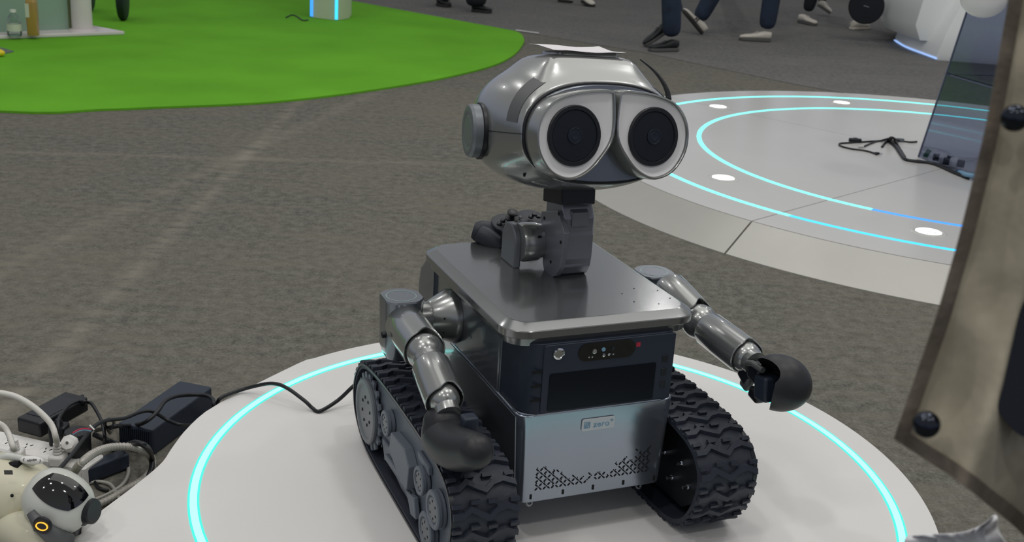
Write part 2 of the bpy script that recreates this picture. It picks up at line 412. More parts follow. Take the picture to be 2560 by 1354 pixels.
# lower tub (brushed front) -------------------------------------------------
def taper(z): return .94 + .06*min(1, max(0, (z-.075)/.17))
mb = MB(); rings = []
base = rrect(-.153, .150, 0, .47, [.02, .03, .03, .02], 5)
for z, s in ((.078, .0), (.08, .0), (.247, .0)):
    t = taper(z); rings.append([(x*t, y if y > .03 else y+.0*(1-t), z) for x, y in base])
mb.loft(rings); tub = mb.build('lower_shell', M['plate'], rob, bevel=.002, angle=40)
# upper body
mb = MB()
ub = rrect(-.153, .150, .105, .47, [.006, .03, .03, .006], 5)
mb.loft([[(x, y, .246) for x, y in ub], [(x, y, .376) for x, y in ub]]); mb.build('upper_shell', M['paint_dark'], rob, bevel=.003, angle=40)
mb = MB()   # dark side skins of the lower tub, so flanks read as painted body
for sx_ in (-1, 1):
    xx = -.1535 if sx_ < 0 else .1505
    vs = [(xx, .016, .24), (xx, .47, .24), (xx, .47, .082), (xx, .016, .082)]
    vs = [(x*taper(z)+sx_*.0006, y, z) for x, y, z in vs]; vs2 = [(x-sx_*.002, y, z) for x, y, z in vs]
    mb.add(vs+vs2, [(0, 1, 2, 3), (7, 6, 5, 4), (0, 4, 5, 1), (1, 5, 6, 2), (2, 6, 7, 3), (3, 7, 4, 0)])
mb.build('side_skin', M['paint_dark'], rob, flat=True)
# rear cover with chamfer
mb = MB(); rc = rrect(-.158, .156, .45, .478, .012, 4); rings = []
prof = [(.09, .47), (.10, .55), (.30, .555), (.335, .545), (.392, .478)]
for z, yb in prof:
    rings.append([(x, .455 if y < .46 else yb-(.478-y), z) for x, y in rc])
mb.loft(rings); mb.build('rear_cover', M['paint_dark'], rob, bevel=.003, angle=30)
# display module
mb = MB(); dm = rrect(-.148, .144, -.002, .12, [.035, .004, .004, .035], 8)
mb.loft([[(x, y, .249) for x, y in dm], [(x, y, .378) for x, y in dm]]); mod = mb.build('display_module', M['panel'], rob, bevel=.001, angle=40)
mb = MB()   # rolled lip of tub around module
lp = [(x*1.0, y, .248) for x, y in rrect(-.152, .149, -.001, .12, [.036, .004, .004, .036], 8)]
lp = [p for p in lp if p[1] < .11]
mb.tube([Vector(p) for p in sorted(lp, key=lambda p: math.atan2(p[1]-.13, p[0]))], .0018, 6); mb.build('module_trim', M['plate'], rob)
def yface(name, outline, y0, y1, material, parent, bevel=0, **k):
    """outline in (x,z), extruded from y0 (front) to y1"""
    mb_ = MB(); mb_.loft([[(x, y0, z) for x, z in outline], [(x, y1, z) for x, z in outline]]); return mb_.build(name, material, parent, bevel=bevel, **k)
yface('front_panel', rrect(-.118, .134, .2515, .376, .004), -.0045, .0, M['panel'], mod, .001)
yface('screen', rrect(-.105, .099, .2505+.004, .3235, .003), -.0056, -.0046, M['screen'], mod)
yface('camera_window', rrect(-.055, .054, .3405, .373, .016, 8), -.0056, -.0044, M['gloss_black'], mod)
for i, (x, z, r) in enumerate([(-.025, .358, .0042), (-.008, .3595, .0036), (.010, .360, .003)]):
    mb = MB(); mb.lathe([(0, 0), (r, 0), (r, .0012), (r*.6, .0016), (0, .0010)], (x, -.0056, z), (0, -1, 0), 18)
    o = mb.build('camera_lens', M['lens_in'] if i == 2 else M['chrome'] if i == 0 else M['badge_ink'], mod)
for i, (x, z) in enumerate([(-.034, .3475), (-.028, .3475), (-.006, .3485), (.004, .349), (.012, .3485)]):
    mb = MB(); mb.sphere((x, -.0058, z), .0028 if i in (2, 3) else .0016, 8, 6, sc=(1, .3, 1.3 if i == 2 else .8)); mb.build('camera_chip', M['chrome'], mod)
mb = MB(); mb.lathe([(0, 0), (.0105, 0), (.0105, .003), (.008, .004), (.007, .003), (0, .003)], (-.092, -.0045, .3605), (0, -1, 0), 28); b_ = mb.build('power_button', M['chrome'], mod)
mb = MB(); mb.lathe([(0, 0), (.0062, 0), (.0058, .0035), (0, .004)], (-.092, -.0045, .3605), (0, -1, 0), 24)
yface('red_sticker', rrect(.0555, .0635, .3575, .3655, .0005, 1), -.0054, -.0044, M['red'], mod)
for z in (.330, .305, .281):
    yface('side_key', rrect(.111, .122, z-.008, z+.006, .002, 3), -.0056, -.0044, M['black_satin'], mod, .0005)
for z in (.329, .303, .277):
    mb = MB(); mb.box((-.128, -.0025, z), (.018, .002, .0045)); mb.build('vent_slot', M['hole'], mod)
# vents on the lower plate
def slot(mb_, x, z, ang, L=.0064, W=.0027):
    c, s_ = math.cos(ang), math.sin(ang); P = []
    for a, b in ((-1, -.4), (-.6, -1), (.6, -1), (1, -.4), (1, .4), (.6, 1), (-.6, 1), (-1, .4)):
        u, v = a*L/2, b*W/2; P.append((x+u*c-v*s_, z+u*s_+v*c))
    yy = -.0006
    mb_.loft([[(a, yy, b) for a, b in P], [(a, yy+.002, b) for a, b in P]])
mb = MB(); S = .0079
for side in (0, 1):
    for i in range(14):
        for j in range(7):
            x = (-.112+i*S) if side == 0 else (.106-i*S); z = .1035+j*S*.95 + (0 if side == 0 else .004)
            ht = (5.6-i*.28 - (1.2 if i > 7 else 0)) if side == 0 else (7.4-i*.55)
            keep = j < ht - 1.2 or (j < ht+.3 and random.random() < .45)
            if i > 10: keep = (j < 2 and random.random() < .75) if side else (j < 3 and random.random() < .6)
            if not keep: continue
            sgn = 1 if (i+j) % 2 == 0 else -1
            slot(mb, x, z, sgn*R(45))
            if (i+j) % 2 == 0 and random.random() < .85: slot(mb, x+S/2, z+S*.475, 0, .0022, .0022)
            elif (i % 2 == 0): slot(mb, x, z+S*.475, 0, .0018, .0018)
vp = mb.build('ventilation_slots', M['hole'], tub, flat=True); vp['kind'] = 'stuff'
for x in (-.127, -.062, .0, .064, .130):
    mb = MB(); mb.box((x*.955, -.0004, .090), (.0036, .002, .0085)); mb.build('slot', M['hole'], tub)
for x in (-.118, .101):
    mb = MB(); mb.lathe([(.0038, -.0012), (.0066, -.0012), (.0066, .0022), (.0038, .0022)], (x, .012, .071), (0, -1, .25), 16)
    mb.add(*([[(x-.012, .012, .077), (x-.004, .012, .0745), (x-.004, .016, .0745), (x-.012, .016, .077)], [(0, 1, 2, 3)]]))
    mb.box((x+.004, .013, .0765), (.03, .004, .003)); mb.build('tie_ring', M['chrome'], rob)
# badge
bd = yface('badge', rrect(-.0345, .030, .2055, .2285, .004, 5), -.0028, -.0004, M['badge'], rob, .0005)
fm = lambda x, z, y: basis((1, 0, 0), (0, 0, 1), (0, -1, 0), (x, y, z))
text_mesh('lettering', 'zero', .0165, fm(.0035, .2165, -.0031), M['badge_ink'], bd, spacing=1.05)
text_mesh('lettering', 'th', .0075, fm(.0235, .2215, -.0031), M['badge_ink'], bd)
mb = MB()
for a in (-1, 1):
    for b in (-1, 1):
        cx, cz = -.0245+a*.0032, .217+b*.0032
        o_ = rrect(cx-.0028, cx+.0028, cz-.0028, cz+.0028, .0006, 2); i_ = rrect(cx-.0014, cx+.0014, cz-.0014, cz+.0014, .0002, 2)
        n_ = len(o_); mb.add([(x, -.0033, z) for x, z in o_+i_], [(k, (k+1) % n_, n_+(k+1) % n_, n_+k) for k in range(n_)])
        if a*b > 0: mb.box((cx, -.0032, cz), (.0014, .0003, .0014))
mb.build('emblem', M['badge_ink'], bd, flat=True)
# smudge on the plate: worn patch is a soft print, thin film
# lid ------------------------------------------------------------------------
def lidring(ins, z, r=.046): return [(x, y, z) for x, y in rrect(-.184+ins, .184-ins, 0+ins, .468-ins, r-ins*.6, 10)]
mb = MB(); mb.loft([lidring(.02, .370), lidring(.010, .3725), lidring(.0085, .386), lidring(.002, .3875), lidring(0, .389), lidring(0, .401), lidring(.0012, .4025), lidring(.0155, .4115), lidring(.018, .4125)])
M['lidpaint'] = mat('silver lid paint', (138, 140, 140), .2, metal=.78, coat=.5)
lid = mb.build('lid', M['lidpaint'], rob, angle=14)
for q in [(1585, 721), (1644, 726), (1555, 734), (1585, 754), (1675, 745), (1647, 759)]:
    P = onZ(*q, .4125); mb = MB(); mb.lathe([(0, 0), (.0016, 0), (.0012, .0008), (0, .001)], (P.x, P.y, .4123), n=10); mb.build('rivet', M['hole'], lid)

# tracks -----------------------------------------------------------------------
prof = [(.05, .004), (.20, .004), (.34, .006), (.42, .018), (.474, .05), (.492, .098), (.472, .146), (.426, .181), (.336, .197), (.213, .203), (.067, .203), (-.02, .197), (-.072, .184), (-.103, .155), (-.109, .120), (-.098, .075), (-.068, .030), (-.02, .008)]
def sample(prof_, N):
    P = smooth([(0, y, z) for y, z in prof_], 10, True); L_ = [0]
    for i in range(len(P)): L_.append(L_[-1]+(P[(i+1) % len(P)]-P[i]).length)
    res = []; j = 0
    for k in range(N):
        s_ = L_[-1]*k/N
        while L_[j+1] < s_: j += 1
        t = (s_-L_[j])/(L_[j+1]-L_[j]); a, b = P[j], P[(j+1) % len(P)]
        res.append((a.lerp(b, t), (b-a).normalized()))
    return res
WW = {-1: (.192, .307), 1: (.150, .266)}
lugmb = MB()   # one tread lug: lateral x in [0,w], zigzag along y, raised in z
LS = .115/.153
for (xa, ya, xb, yb) in [(.0, .0, .024, .0), (.024, .0, .042, .010), (.042, .010, .062, .000), (.062, .0, .082, -.008), (.082, -.008, .102, .004), (.102, .004, .124, .008), (.124, .008, .153, -.002)]:
    t = .0052
    vs = []; xa *= LS; xb *= LS
    for (x, y) in ((xa, ya), (xb, yb)):
        vs += [(x, y-t-.0015, -.002), (x, y-t, .0075), (x, y+t, .0075), (x, y+t+.0015, -.002)]
    lugmb.add(vs, [(0, 1, 5, 4), (1, 2, 6, 5), (2, 3, 7, 6), (0, 4, 7, 3), (0, 3, 2, 1), (4, 5, 6, 7)])
for (x, y) in ((.010, .016), (.143, .016), (.052, .020), (.092, .018)):
    lugmb.box((x*LS, y, .0022), (.016, .007, .0060))
lug0 = None
for side in (-1, 1):
    tr = empty('track_assembly', (0, 0, 0), 0, rob); W0, W1 = WW[side]
    tr['label'] = 'track assembly nearer the camera on the left, its wheels showing' if side < 0 else 'track assembly on the right with the tread facing the camera'
    S_ = sample(prof, 120)
    mb = MB(); vs = []; fs = []; th = .009
    xo, xi = side*W1, side*W0
    for P, T in S_:
        nrm = Vector((0, T.z, -T.y))   # inward/outward; pick outward
        if (P-Vector((0, .2, .1))).dot(nrm) < 0: nrm = -nrm
        i_ = P-nrm*th
        vs += [(xo, P.y, P.z), (xi, P.y, P.z), (xi, i_.y, i_.z), (xo, i_.y, i_.z)]
    n_ = len(S_)
    for i in range(n_):
        a, b = i*4, ((i+1) % n_)*4
        for j in range(4): fs.append((a+j, a+(j+1) % 4, b+(j+1) % 4, b+j))
    mb.add(vs, fs); belt = mb.build('belt', M['rubber'], tr, angle=50)
    # thin inner lip
    mb = MB(); vs = []; fs = []
    for P, T in S_:
        nrm = Vector((0, T.z, -T.y))
        if (P-Vector((0, .2, .1))).dot(nrm) < 0: nrm = -nrm
        a_, b_2 = P+nrm*.001, P-nrm*.0035
        vs += [(xo+side*.002, a_.y, a_.z), (xo-side*.006, a_.y, a_.z), (xo-side*.006, b_2.y, b_2.z), (xo+side*.002, b_2.y, b_2.z)]
    mb.add(vs, fs or [(i*4+j, i*4+(j+1) % 4, ((i+1) % n_)*4+(j+1) % 4, ((i+1) % n_)*4+j) for i in range(n_) for j in range(4)])
    mb.build('belt_edge', M['black_satin'], tr, angle=60)
    # lugs
    for P, T in sample(prof, 34):
        nrm = Vector((0, T.z, -T.y))
        if (P-Vector((0, .2, .1))).dot(nrm) < 0: nrm = -nrm
        if P.z < .012: continue_ = True
        X_ = Vector((1, 0, 0)); Y_ = nrm.cross(X_)
        mx = basis(X_, Y_, nrm, (xi if side > 0 else xo, P.y, P.z))
        if P.z < .02: mx = mx @ Matrix.Diagonal((1, 1, .5, 1))
        if lug0 is None:
            lug0 = lugmb.build('tread_lug', M['rubber'], tr, angle=30); lug0.matrix_local = mx
        else: inst(lug0, 'tread_lug', mx, tr)
    # inner belt teeth
    mb = MB()
    for P, T in sample(prof, 48):
        nrm = Vector((0, T.z, -T.y))
        if (P-Vector((0, .2, .1))).dot(nrm) < 0: nrm = -nrm
        X_ = Vector((1, 0, 0)); Y_ = nrm.cross(X_)
        mb.box((0, 0, -.012), (.03, .010, .008), basis(X_, Y_, nrm, (xo-side*.045, P.y, P.z)))
    mb.build('drive_teeth', M['rubber'], tr)['kind'] = 'stuff'
    # side frame plate
    xs = side*(W1-.013)
    ol = [(.33, .05), (.40, .045), (.43, .09), (.40, .155), (.33, .182), (.10, .186), (-.02, .178), (-.072, .15), (-.08, .11), (-.06, .06), (-.02, .030), (.2, .024)]
    mb = MB(); mb.loft([[(xs-side*.012, y, z) for y, z in ol], [(xs, y, z) for y, z in ol]]); fr = mb.build('side_frame', M['track_grey'], tr, bevel=.002)
    if side > 0:
        mb = MB(); mb.loft([[(W0+.028, y, z) for y, z in ol], [(W0+.04, y, z) for y, z in ol]]); mb.build('inner_frame', M['black'], tr, bevel=.002)
        for (y, z) in ((.02, .118), (-.01, .085), (.045, .075), (.08, .11)):
            mb = MB(); mb.lathe([(0, 0), (.006, 0), (.006, .006), (.0035, .006), (.0035, .016), (0, .016)], (W0+.028, y-.03, z), (-1, 0, 0), 8); mb.build('bolt', M['chrome'], tr)
    else:
        # housing block, ribs and brackets on the side frame
        def pl(name, outline, t0, t1, mm='track_grey', bv=.0015):
            mb_ = MB(); mb_.loft([[(xs+side*t0, y, z) for y, z in outline], [(xs+side*t1, y, z) for y, z in outline]]); return mb_.build(name, M[mm], tr, bevel=bv)
        pl('motor_housing', [(.215, .135), (.135, .142), (.105, .120), (.112, .072), (.15, .068), (.225, .095)], 0, .018)
        pl('cover_plate', [(.31, .075), (.13, .090), (.10, .045), (.29, .040)], 0, .006)
        pl('rib', [(.27, .062), (.16, .072), (.16, .060), (.27, .050)], .006, .012)
        pl('bracket', [(.135, .060), (.085, .070), (.070, .035), (.10, .028), (.115, .045)], .004, .013)
        pl('bracket', [(.09, .160), (.03, .158), (.025, .145), (.085, .147)], 0, .008)
        for (y, z) in ((.29, .068), (.27, .052), (.14, .084), (.11, .066), (.105, .058), (.112, .052), (.09, .055)):
            mb = MB(); mb.lathe([(0, 0), (.003, 0), (.003, .002), (0, .0025)], (xs+side*.010, y, z), (side, 0, 0), 8); mb.build('bolt', M['black'], tr)
    # sprocket with teeth
    sc_ = (xs+side*.004, .392, .094)
    mb = MB(); gear = []
    NT = 18
    for k in range(NT):
        for (da, rr2) in ((-.32, .066), (-.2, .079), (.2, .079), (.32, .066)):
            a = 2*math.pi*(k+da)/NT; gear.append((rr2*math.cos(a), rr2*math.sin(a)))
    mb.prism(gear, 0, .006, frame(sc_, (side, 0, 0))); sp = mb.build('sprocket', M['track_grey'], tr, bevel=.0008)
    mb = MB(); mb.lathe([(0, .005), (.064, .005), (.066, .008), (.066, .012), (.063, .015), (.056, .015), (.053, .012), (.020, .0105), (0, .0105)], sc_, (side, 0, 0), 44); mb.build('hub_disc', M['flat_grey'], sp, angle=30)
    for k in range(8):
        a = 2*math.pi*k/8+.3; rr2 = .028
        mxf = frame(sc_, (side, 0, 0)); c_ = mxf @ Vector((rr2*math.cos(a), rr2*math.sin(a), .0110))
        mb = MB(); mb.lathe([(0, 0), (.0036, 0), (.003, .001), (0, .001)], c_, (side, 0, 0), 10); mb.build('bolt_hole', M['hole'], sp)
    for k, (y, z, r) in enumerate([(.262, .130, .025), (.055, .121, .026), (-.022, .108, .034), (.012, .049, .033)]):
        if side > 0 and k > 3: continue
        c_ = (xs+side*.002, y, z)
        mb = MB(); mb.lathe([(0, 0), (r*.98, 0), (r*.98, .004), (r*.9, .005), (r*.9, .007), (r, .008), (r, .013), (r*.94, .015), (r*.74, .015), (r*.70, .012), (0, .012)], c_, (side, 0, 0), 30)
        rl = mb.build('road_wheel', M['track_grey'], tr, angle=30)
        mb = MB(); mb.lathe([(0, .012), (r*.66, .012), (r*.62, .0135), (0, .0138)], c_, (side, 0, 0), 24); mb.build('wheel_hub', M['flat_grey'], rl)
        for q in range(6):
            a = math.pi*q/3+.2; pc = frame(c_, (side, 0, 0)) @ Vector((r*.45*math.cos(a), r*.45*math.sin(a), .0136))
            mb = MB(); mb.lathe([(0, 0), (r*.085, 0), (0, .001)], pc, (side, 0, 0), 8); mb.build('bolt_hole', M['hole'], rl)
    # axle towards the body
    mb = MB(); mb.lathe([(0, 0), (.03, 0), (.03, .12), (0, .12)], (side*.13, .25, .12), (side, 0, 0), 20); mb.build('axle', M['black'], tr)

# arms -----------------------------------------------------------------------------
def arm_seg(name, A, B, r, parent, cut=.014, mm='paint', upv=(0, 0, 1), phase=0.0, back=.0, taper_=1.0):
    """open cylinder shell from A to B whose far rim is scooped"""
    mxf = frame(A, Vector(B)-Vector(A)); L_ = (Vector(B)-Vector(A)).length; n_ = 40; rings = []
    t_ = .0025
    def rim(k): 
        a = 2*math.pi*k/n_ + phase
        s_ = max(0, math.cos(2*a))**1.6
        return L_ - cut*s_
    def rng(r_, f): return [(r_*math.cos(2*math.pi*k/n_), r_*math.sin(2*math.pi*k/n_), f(k)) for k in range(n_)]
    rings = [rng(r*.55, lambda k: -back), rng(r*.86, lambda k: -back+.002), rng(r, lambda k: -back+.012), rng(r*(1+taper_)/2, lambda k: (rim(k)-back)/2), rng(r*taper_, lambda k: rim(k)-.001), rng(r*taper_-.001, lambda k: rim(k)), rng(r*taper_-t_, lambda k: rim(k)), rng(r*taper_-t_, lambda k: rim(k)-.03)]
    mb_ = MB(); mb_.loft(rings, True, True, mxf); return mb_.build(name, M[mm], parent, angle=40)
def shoulder(S, side, ydir):
    """S: centre of the cap top"""
    o_ = [(math.cos(2*math.pi*k/48)*.043, math.sin(2*math.pi*k/48)*.043) for k in range(48)]
    o_ = [(max(-.036, min(.040, x)), max(-.038, y)) for x, y in o_]
    rr_ = lambda s, z: [(S.x+x*s, S.y+y*s, z) for x, y in o_]
    mb_ = MB(); mb_.loft([rr_(.55, S.z-.122), rr_(.80, S.z-.118), rr_(.94, S.z-.10), rr_(.96, S.z-.05), rr_(1, S.z-.003), rr_(.96, S.z)]); sh = mb_.build('shoulder', M['paint_dark'], rob, angle=28)
    mb_ = MB(); mb_.add([(0, 0, 0)], []); mb_ = MB(); mb_.lathe([(.0275, 0), (.0290, 0), (.0290, .0006), (.0275, .0006)], (S.x, S.y, S.z-.0002), n=40); mb_.build('cap_ring', M['teal_ring'], sh)
    # mount cone on the body flank
    Cx = side*.151; A = Vector((Cx, S.y+.01, S.z-.052))
    mb_ = MB(); mb_.lathe([(.0, 0), (.0535, 0), (.0535, .010), (.052, .016), (.034, .050), (.031, .054), (.031, .085), (0, .085)], A, (side, 0, 0), 40); mo = mb_.build('shoulder_mount', M['paint'], rob, angle=22)
    mb_ = MB(); mb_.lathe([(.0, 0), (.0555, 0), (.0555, .003), (0, .003)], A-Vector((side*.001, 0, 0)), (side, 0, 0), 40); mb_.build('mount_gasket', M['black'], mo)
    for dz in (-.018, .010, -.04):
        yy = A.y-.042 if dz > -.03 else A.y-.03
        mb_ = MB(); mb_.sphere((Cx+side*.034, yy+ (.004 if dz == .010 else .007), A.z+dz), .0035, 10, 8); mb_.build('screw_hole', M['hole'], mo)
    return sh, A
def mitt(name, pts, rads, parent, sub=1):
    P = smooth(pts, 7); r = smooth1(rads, 7); mb_ = MB()
    # domed ends
    P2 = []; R2 = []
    d0 = (P[0]-P[1]).normalized(); d1 = (P[-1]-P[-2]).normalized()
    for k in (1., .92, .75, .5, .25): P2.append(P[0]+d0*r[0]*.9*k); R2.append(r[0]*math.sqrt(max(.0004, 1-k*k)))
    P2 += P; R2 += r
    for k in (.25, .5, .75, .92, 1.): P2.append(P[-1]+d1*r[-1]*.9*k); R2.append(r[-1]*math.sqrt(max(.0004, 1-k*k)))
    mb_.tube(P2, R2, 26); return mb_.build(name, M['hand'], parent, angle=180)
SL = Vector((-.264, .33, .356)); shoulder(SL, -1, 1)
eL = onX(1062, 878, -.272); wL = onX(1112, 1003, -.279)
sL = onX(1010, 806, -.264)
arm_seg('upper_arm', sL, sL+(eL-sL)*.98, .0385, rob, .020, phase=.35)
def joint(name, c, r, parent, to, mm='paint'):
    mb_ = MB(); mb_.sphere(c, r, 28, 18); d_ = (Vector(to)-Vector(c)).normalized()
    mb_.lathe([(0, 0), (r*.86, 0), (r*.78, r*.7), (r*.80, r*1.15), (0, r*1.15)], c, d_, 28); return mb_.build(name, M[mm], parent, angle=40)
dL = (wL-eL).normalized()
joint('elbow', eL+dL*.002, .0335, rob, wL)
arm_seg('forearm', eL+dL*.034, wL, .0340, rob, .014, phase=.35)
joint('wrist', wL-dL*.006, .0270, rob, onX(1125, 1050, -.28))
mb = MB(); mb.lathe([(0, 0), (.006, 0), (.006, .008), (.003, .009), (0, .009)], onX(965, 836, -.305), (-1, 0, 0), 14); mb.build('cable_plug', M['black'], rob)
hx_ = -.285
hp = [onX(1106, 1054, hx_), onX(1112, 1092, hx_), onX(1142, 1120, hx_), onX(1190, 1126, hx_+.006)]
hd = mitt('hand', hp, [.033, .039, .037, .029], rob); hd['label'] = 'smooth black mitten hand, closed'
q = onX(1173, 1056, hx_+.022)
mb = MB(); mb.box(q, (.026, .024, .026), None); o = mb.build('finger_block', M['panel'], hd, bevel=.004)

SR = Vector((.291, .355, .356)); shoulder(SR, 1, 1)
sR = onX(1668, 716, .288); eR = onX(1748, 803, .292); wR = onX(1872, 897, .292)
arm_seg('upper_arm', sR, sR+(eR-sR)*.93, .0370, rob, .020, phase=.35)
joint('elbow', eR, .0345, rob, wR)
dR = (wR-eR).normalized(); arm_seg('forearm', eR+dR*.030, wR-dR*.006, .0345, rob, .013, phase=.35)
joint('wrist', wR-dR*.010, .0285, rob, wR+dR)
hx_ = .292
hp = [onX(1890, 912, hx_), onX(1922, 926, hx_), onX(1960, 948, hx_), onX(1968, 972, hx_), onX(1962, 986, hx_)]
_t = (lo(CAM)-onX(1948, 955, hx_)).normalized(); _a = (onX(2030, 975, hx_)-onX(1948, 955, hx_)); _a = (_a-_t*_a.dot(_t)).normalized(); _b = _t.cross(_a)
hm_ = MB(); hm_.sphere((0, 0, 0), 1, 48, 32, mx=basis(_a*.0575, _b*.0500, _t*.046, onX(1947, 956, hx_))); hd = hm_.build('hand', M['hand'], rob, angle=180)
def carve(o, cutter):
    b = o.modifiers.new('b', 'BOOLEAN'); b.operation = 'DIFFERENCE'; b.solver = 'EXACT'; b.object = cutter
    dg = bpy.context.evaluated_depsgraph_get(); me = bpy.data.meshes.new_from_object(o.evaluated_get(dg)); o.modifiers.clear(); o.data = me
    bpy.data.objects.remove(cutter)
    for p in me.polygons: p.use_smooth = True
    me.set_sharp_from_angle(angle=R(40))
_c = onX(1920, 938, hx_)
cm = MB(); cm.sphere((0, 0, 0), 1, 32, 20, mx=basis(_a*.042, _b*.030, _t*.045, _c+_t*.030)); cut = cm.build('cut', M['hand'], rob, angle=180)
carve(hd, cut)
cm = MB(); c2_ = onX(1893, 990, hx_); cm.box((0, 0, 0), (.052, .070, .2), basis(_a, _b, _t, c2_+_t*.03)); cut = cm.build('cut', M['hand'], rob, angle=180)
carve(hd, cut); hd['label'] = 'smooth black hand, its curled grip open'
for (px, py, sx_, sy_, sz_, rz, mm) in [(1898, 930, .030, .032, .034, .2, 'black_satin'), (1918, 968, .034, .036, .046, -.15, 'panel'), (1872, 925, .020, .030, .050, .5, 'black_satin'), (1868, 953, .016, .024, .030, .3, 'matte_grey'), (1893, 985, .022, .03, .022, .2, 'black')]:
    c_ = onX(px, py, hx_-.004); mb = MB(); mb.box((0, 0, 0), (sx_, sy_, sz_), Matrix.Translation(c_) @ Matrix.Rotation(rz, 4, 'X')); mb.build('finger_block', M[mm], hd, bevel=.005)
mb = MB(); c_ = onX(1900, 917, hx_-.014); mb.tube([c_+Vector((-.006, .03, -.004)), c_+Vector((-.01, .01, .004)), c_+Vector((-.008, -.02, .003))], .0055, 10); mb.build('finger_rod', M['matte_grey'], hd)

# neck -----------------------------------------------------------------------------------
gx0, gx1 = -.002, .064; gy0, gy1 = .205, .290; gz0, gz1 = .418, .561
# clevis on the lid
cx = onZ(1296, 662, .413)
oc = [(-.042, 0), (.042, 0), (.042, .042)]+[(.042*math.cos(R(a)), .044+.038*math.sin(R(a))) for a in range(10, 171, 10)]+[(-.042, .042)]
yc = .314
nb = MB(); nb.loft([[(-.060, yc+y*.8, .412+z) for y, z in oc], [(-.046, yc+y*.8, .412+z) for y, z in oc]]); nb.build('neck_bracket', M['flat_grey'], rob, bevel=.003, angle=40)
RC = Vector((-.002, .292, .460))
nb = MB(); nb.lathe([(0, -.046), (.035, -.046), (.0375, -.040), (.0375, -.014), (.034, -.004), (.0335, .012), (0, .012)], RC, (1, 0, 0), 40)
nc_ = nb.build('neck_roller', M['paint'], rob, angle=25)
for (px, py) in ((1325, 571), (1353, 589)):
    v = onX(px, py, -.02); a = v-RC; a.x = 0; a = a.normalized()*.0375
    nb = MB(); nb.sphere((v.x, RC.y+a.y, RC.z+a.z), .0038, 10, 8, sc=(1.2, 1, .6)); nb.build('slot_hole', M['hole'], nc_)
# gearbox
sideo = [(gy0, .436), (gy0, .528), (gy0+.018, gz1), (gy1-.012, gz1), (gy1, gz1-.016), (gy1, .452), (gy1-.02, gz0), (gy0+.03, gz0-.008), (gy0+.012, gz0)]
gb = MB(); gb.loft([[(gx0+.004, y+(.003 if y < .25 else -.003), z) for y, z in sideo], [(gx0+.010, y, z) for y, z in sideo], [(gx1-.004, y, z) for y, z in sideo], [(gx1, y+(.003 if y < .25 else -.003), z-.002) for y, z in sideo]])
gbx = gb.build('neck_gearbox', M['gear'], rob, bevel=.0015, angle=25)
# flat keyhole side plate with screw holes, from its outline in the x=gx0 plane
kp = [(1358, 528), (1399, 526), (1416, 583), (1405, 668), (1394, 688), (1378, 694), (1366, 684), (1361, 655), (1364, 610), (1358, 585)]
kq = [onX(px, py, gx0) for px, py in kp]
gb = MB(); gb.loft([[(gx0-.004, v.y, v.z) for v in kq], [(gx0+.006, v.y, v.z) for v in kq]]); sp_ = gb.build('side_plate', M['gear'], gbx, bevel=.0008)
for px, py in [(1397, 534), (1361, 545), (1402, 605), (1377, 654)]:
    v = onX(px, py, gx0-.004); gb = MB(); gb.lathe([(0, 0), (.0032, 0), (.0032, .0008), (0, .0008)], v, (-1, 0, 0), 12); gb.build('screw_hole', M['hole'], gbx)
gb = MB(); gb.loft([[(x, gy0-.0035, z) for x, z in rrect(.016, .050, .514, .540, .003)], [(x, gy0+.01, z) for x, z in rrect(.014, .052, .512, .544, .003)]]); gb.build('cover_plate', M['gear'], gbx, angle=25)
gb = MB(); gb.loft([[(x, gy0-.006, z) for x, z in rrect(.008, .060, .452, .497, .002)], [(x, gy0+.004, z) for x, z in rrect(.001, .064, .432, .507, .002)]]); gb.build('cover_plate', M['gear'], gbx, angle=25)
gb = MB(); gb.lathe([(0, 0), (.020, 0), (.022, .003), (.022, .055), (0, .055)], (gx0+.004, gy0+.035, gz0+.012), (1, 0, 0), 28); gb.build('bottom_roller', M['paint_dark'], gbx, angle=25)
gb = MB(); gb.lathe([(0, 0), (.024, 0), (.022, .004), (.022, .016), (0, .016)], (.032, .245, gz1-.004), (0, 0, 1), 28); gb.build('neck_post', M['black'], rob)

# head -----------------------------------------------------------------------------------
PSI = R(28.5)
Mw = dep(1524, 339, 1.965)
hm = Matrix.Rotation(PSI, 4, 'Z') @ Matrix.Rotation(R(-9), 4, 'X') @ Matrix.Rotation(R(3.0), 4, 'Y')
robm = Matrix.Translation(RO_) @ Matrix.Rotation(YAW, 4, 'Z')
hw = Matrix.Translation(Mw) @ hm
head_local = robm.inverted() @ hw
def interp(tab, t):
    for i in range(len(tab)-1):
        if t <= tab[i+1][0]:
            a, b = tab[i], tab[i+1]; k = (t-a[0])/(b[0]-a[0]); pa = tab[max(i-1, 0)]; pb = tab[min(i+2, len(tab)-1)]
            o_ = []
            for q in range(1, len(a)):
                m0 = (b[q]-pa[q])/(b[0]-pa[0])*(b[0]-a[0]) if b[0] != pa[0] else 0; m1 = (pb[q]-a[q])/(pb[0]-a[0])*(b[0]-a[0])
                k2, k3 = k*k, k*k*k
                o_.append((2*k3-3*k2+1)*a[q]+(k3-2*k2+k)*m0+(-2*k3+3*k2)*b[q]+(k3-k2)*m1)
            return o_
    return list(tab[-1][1:])
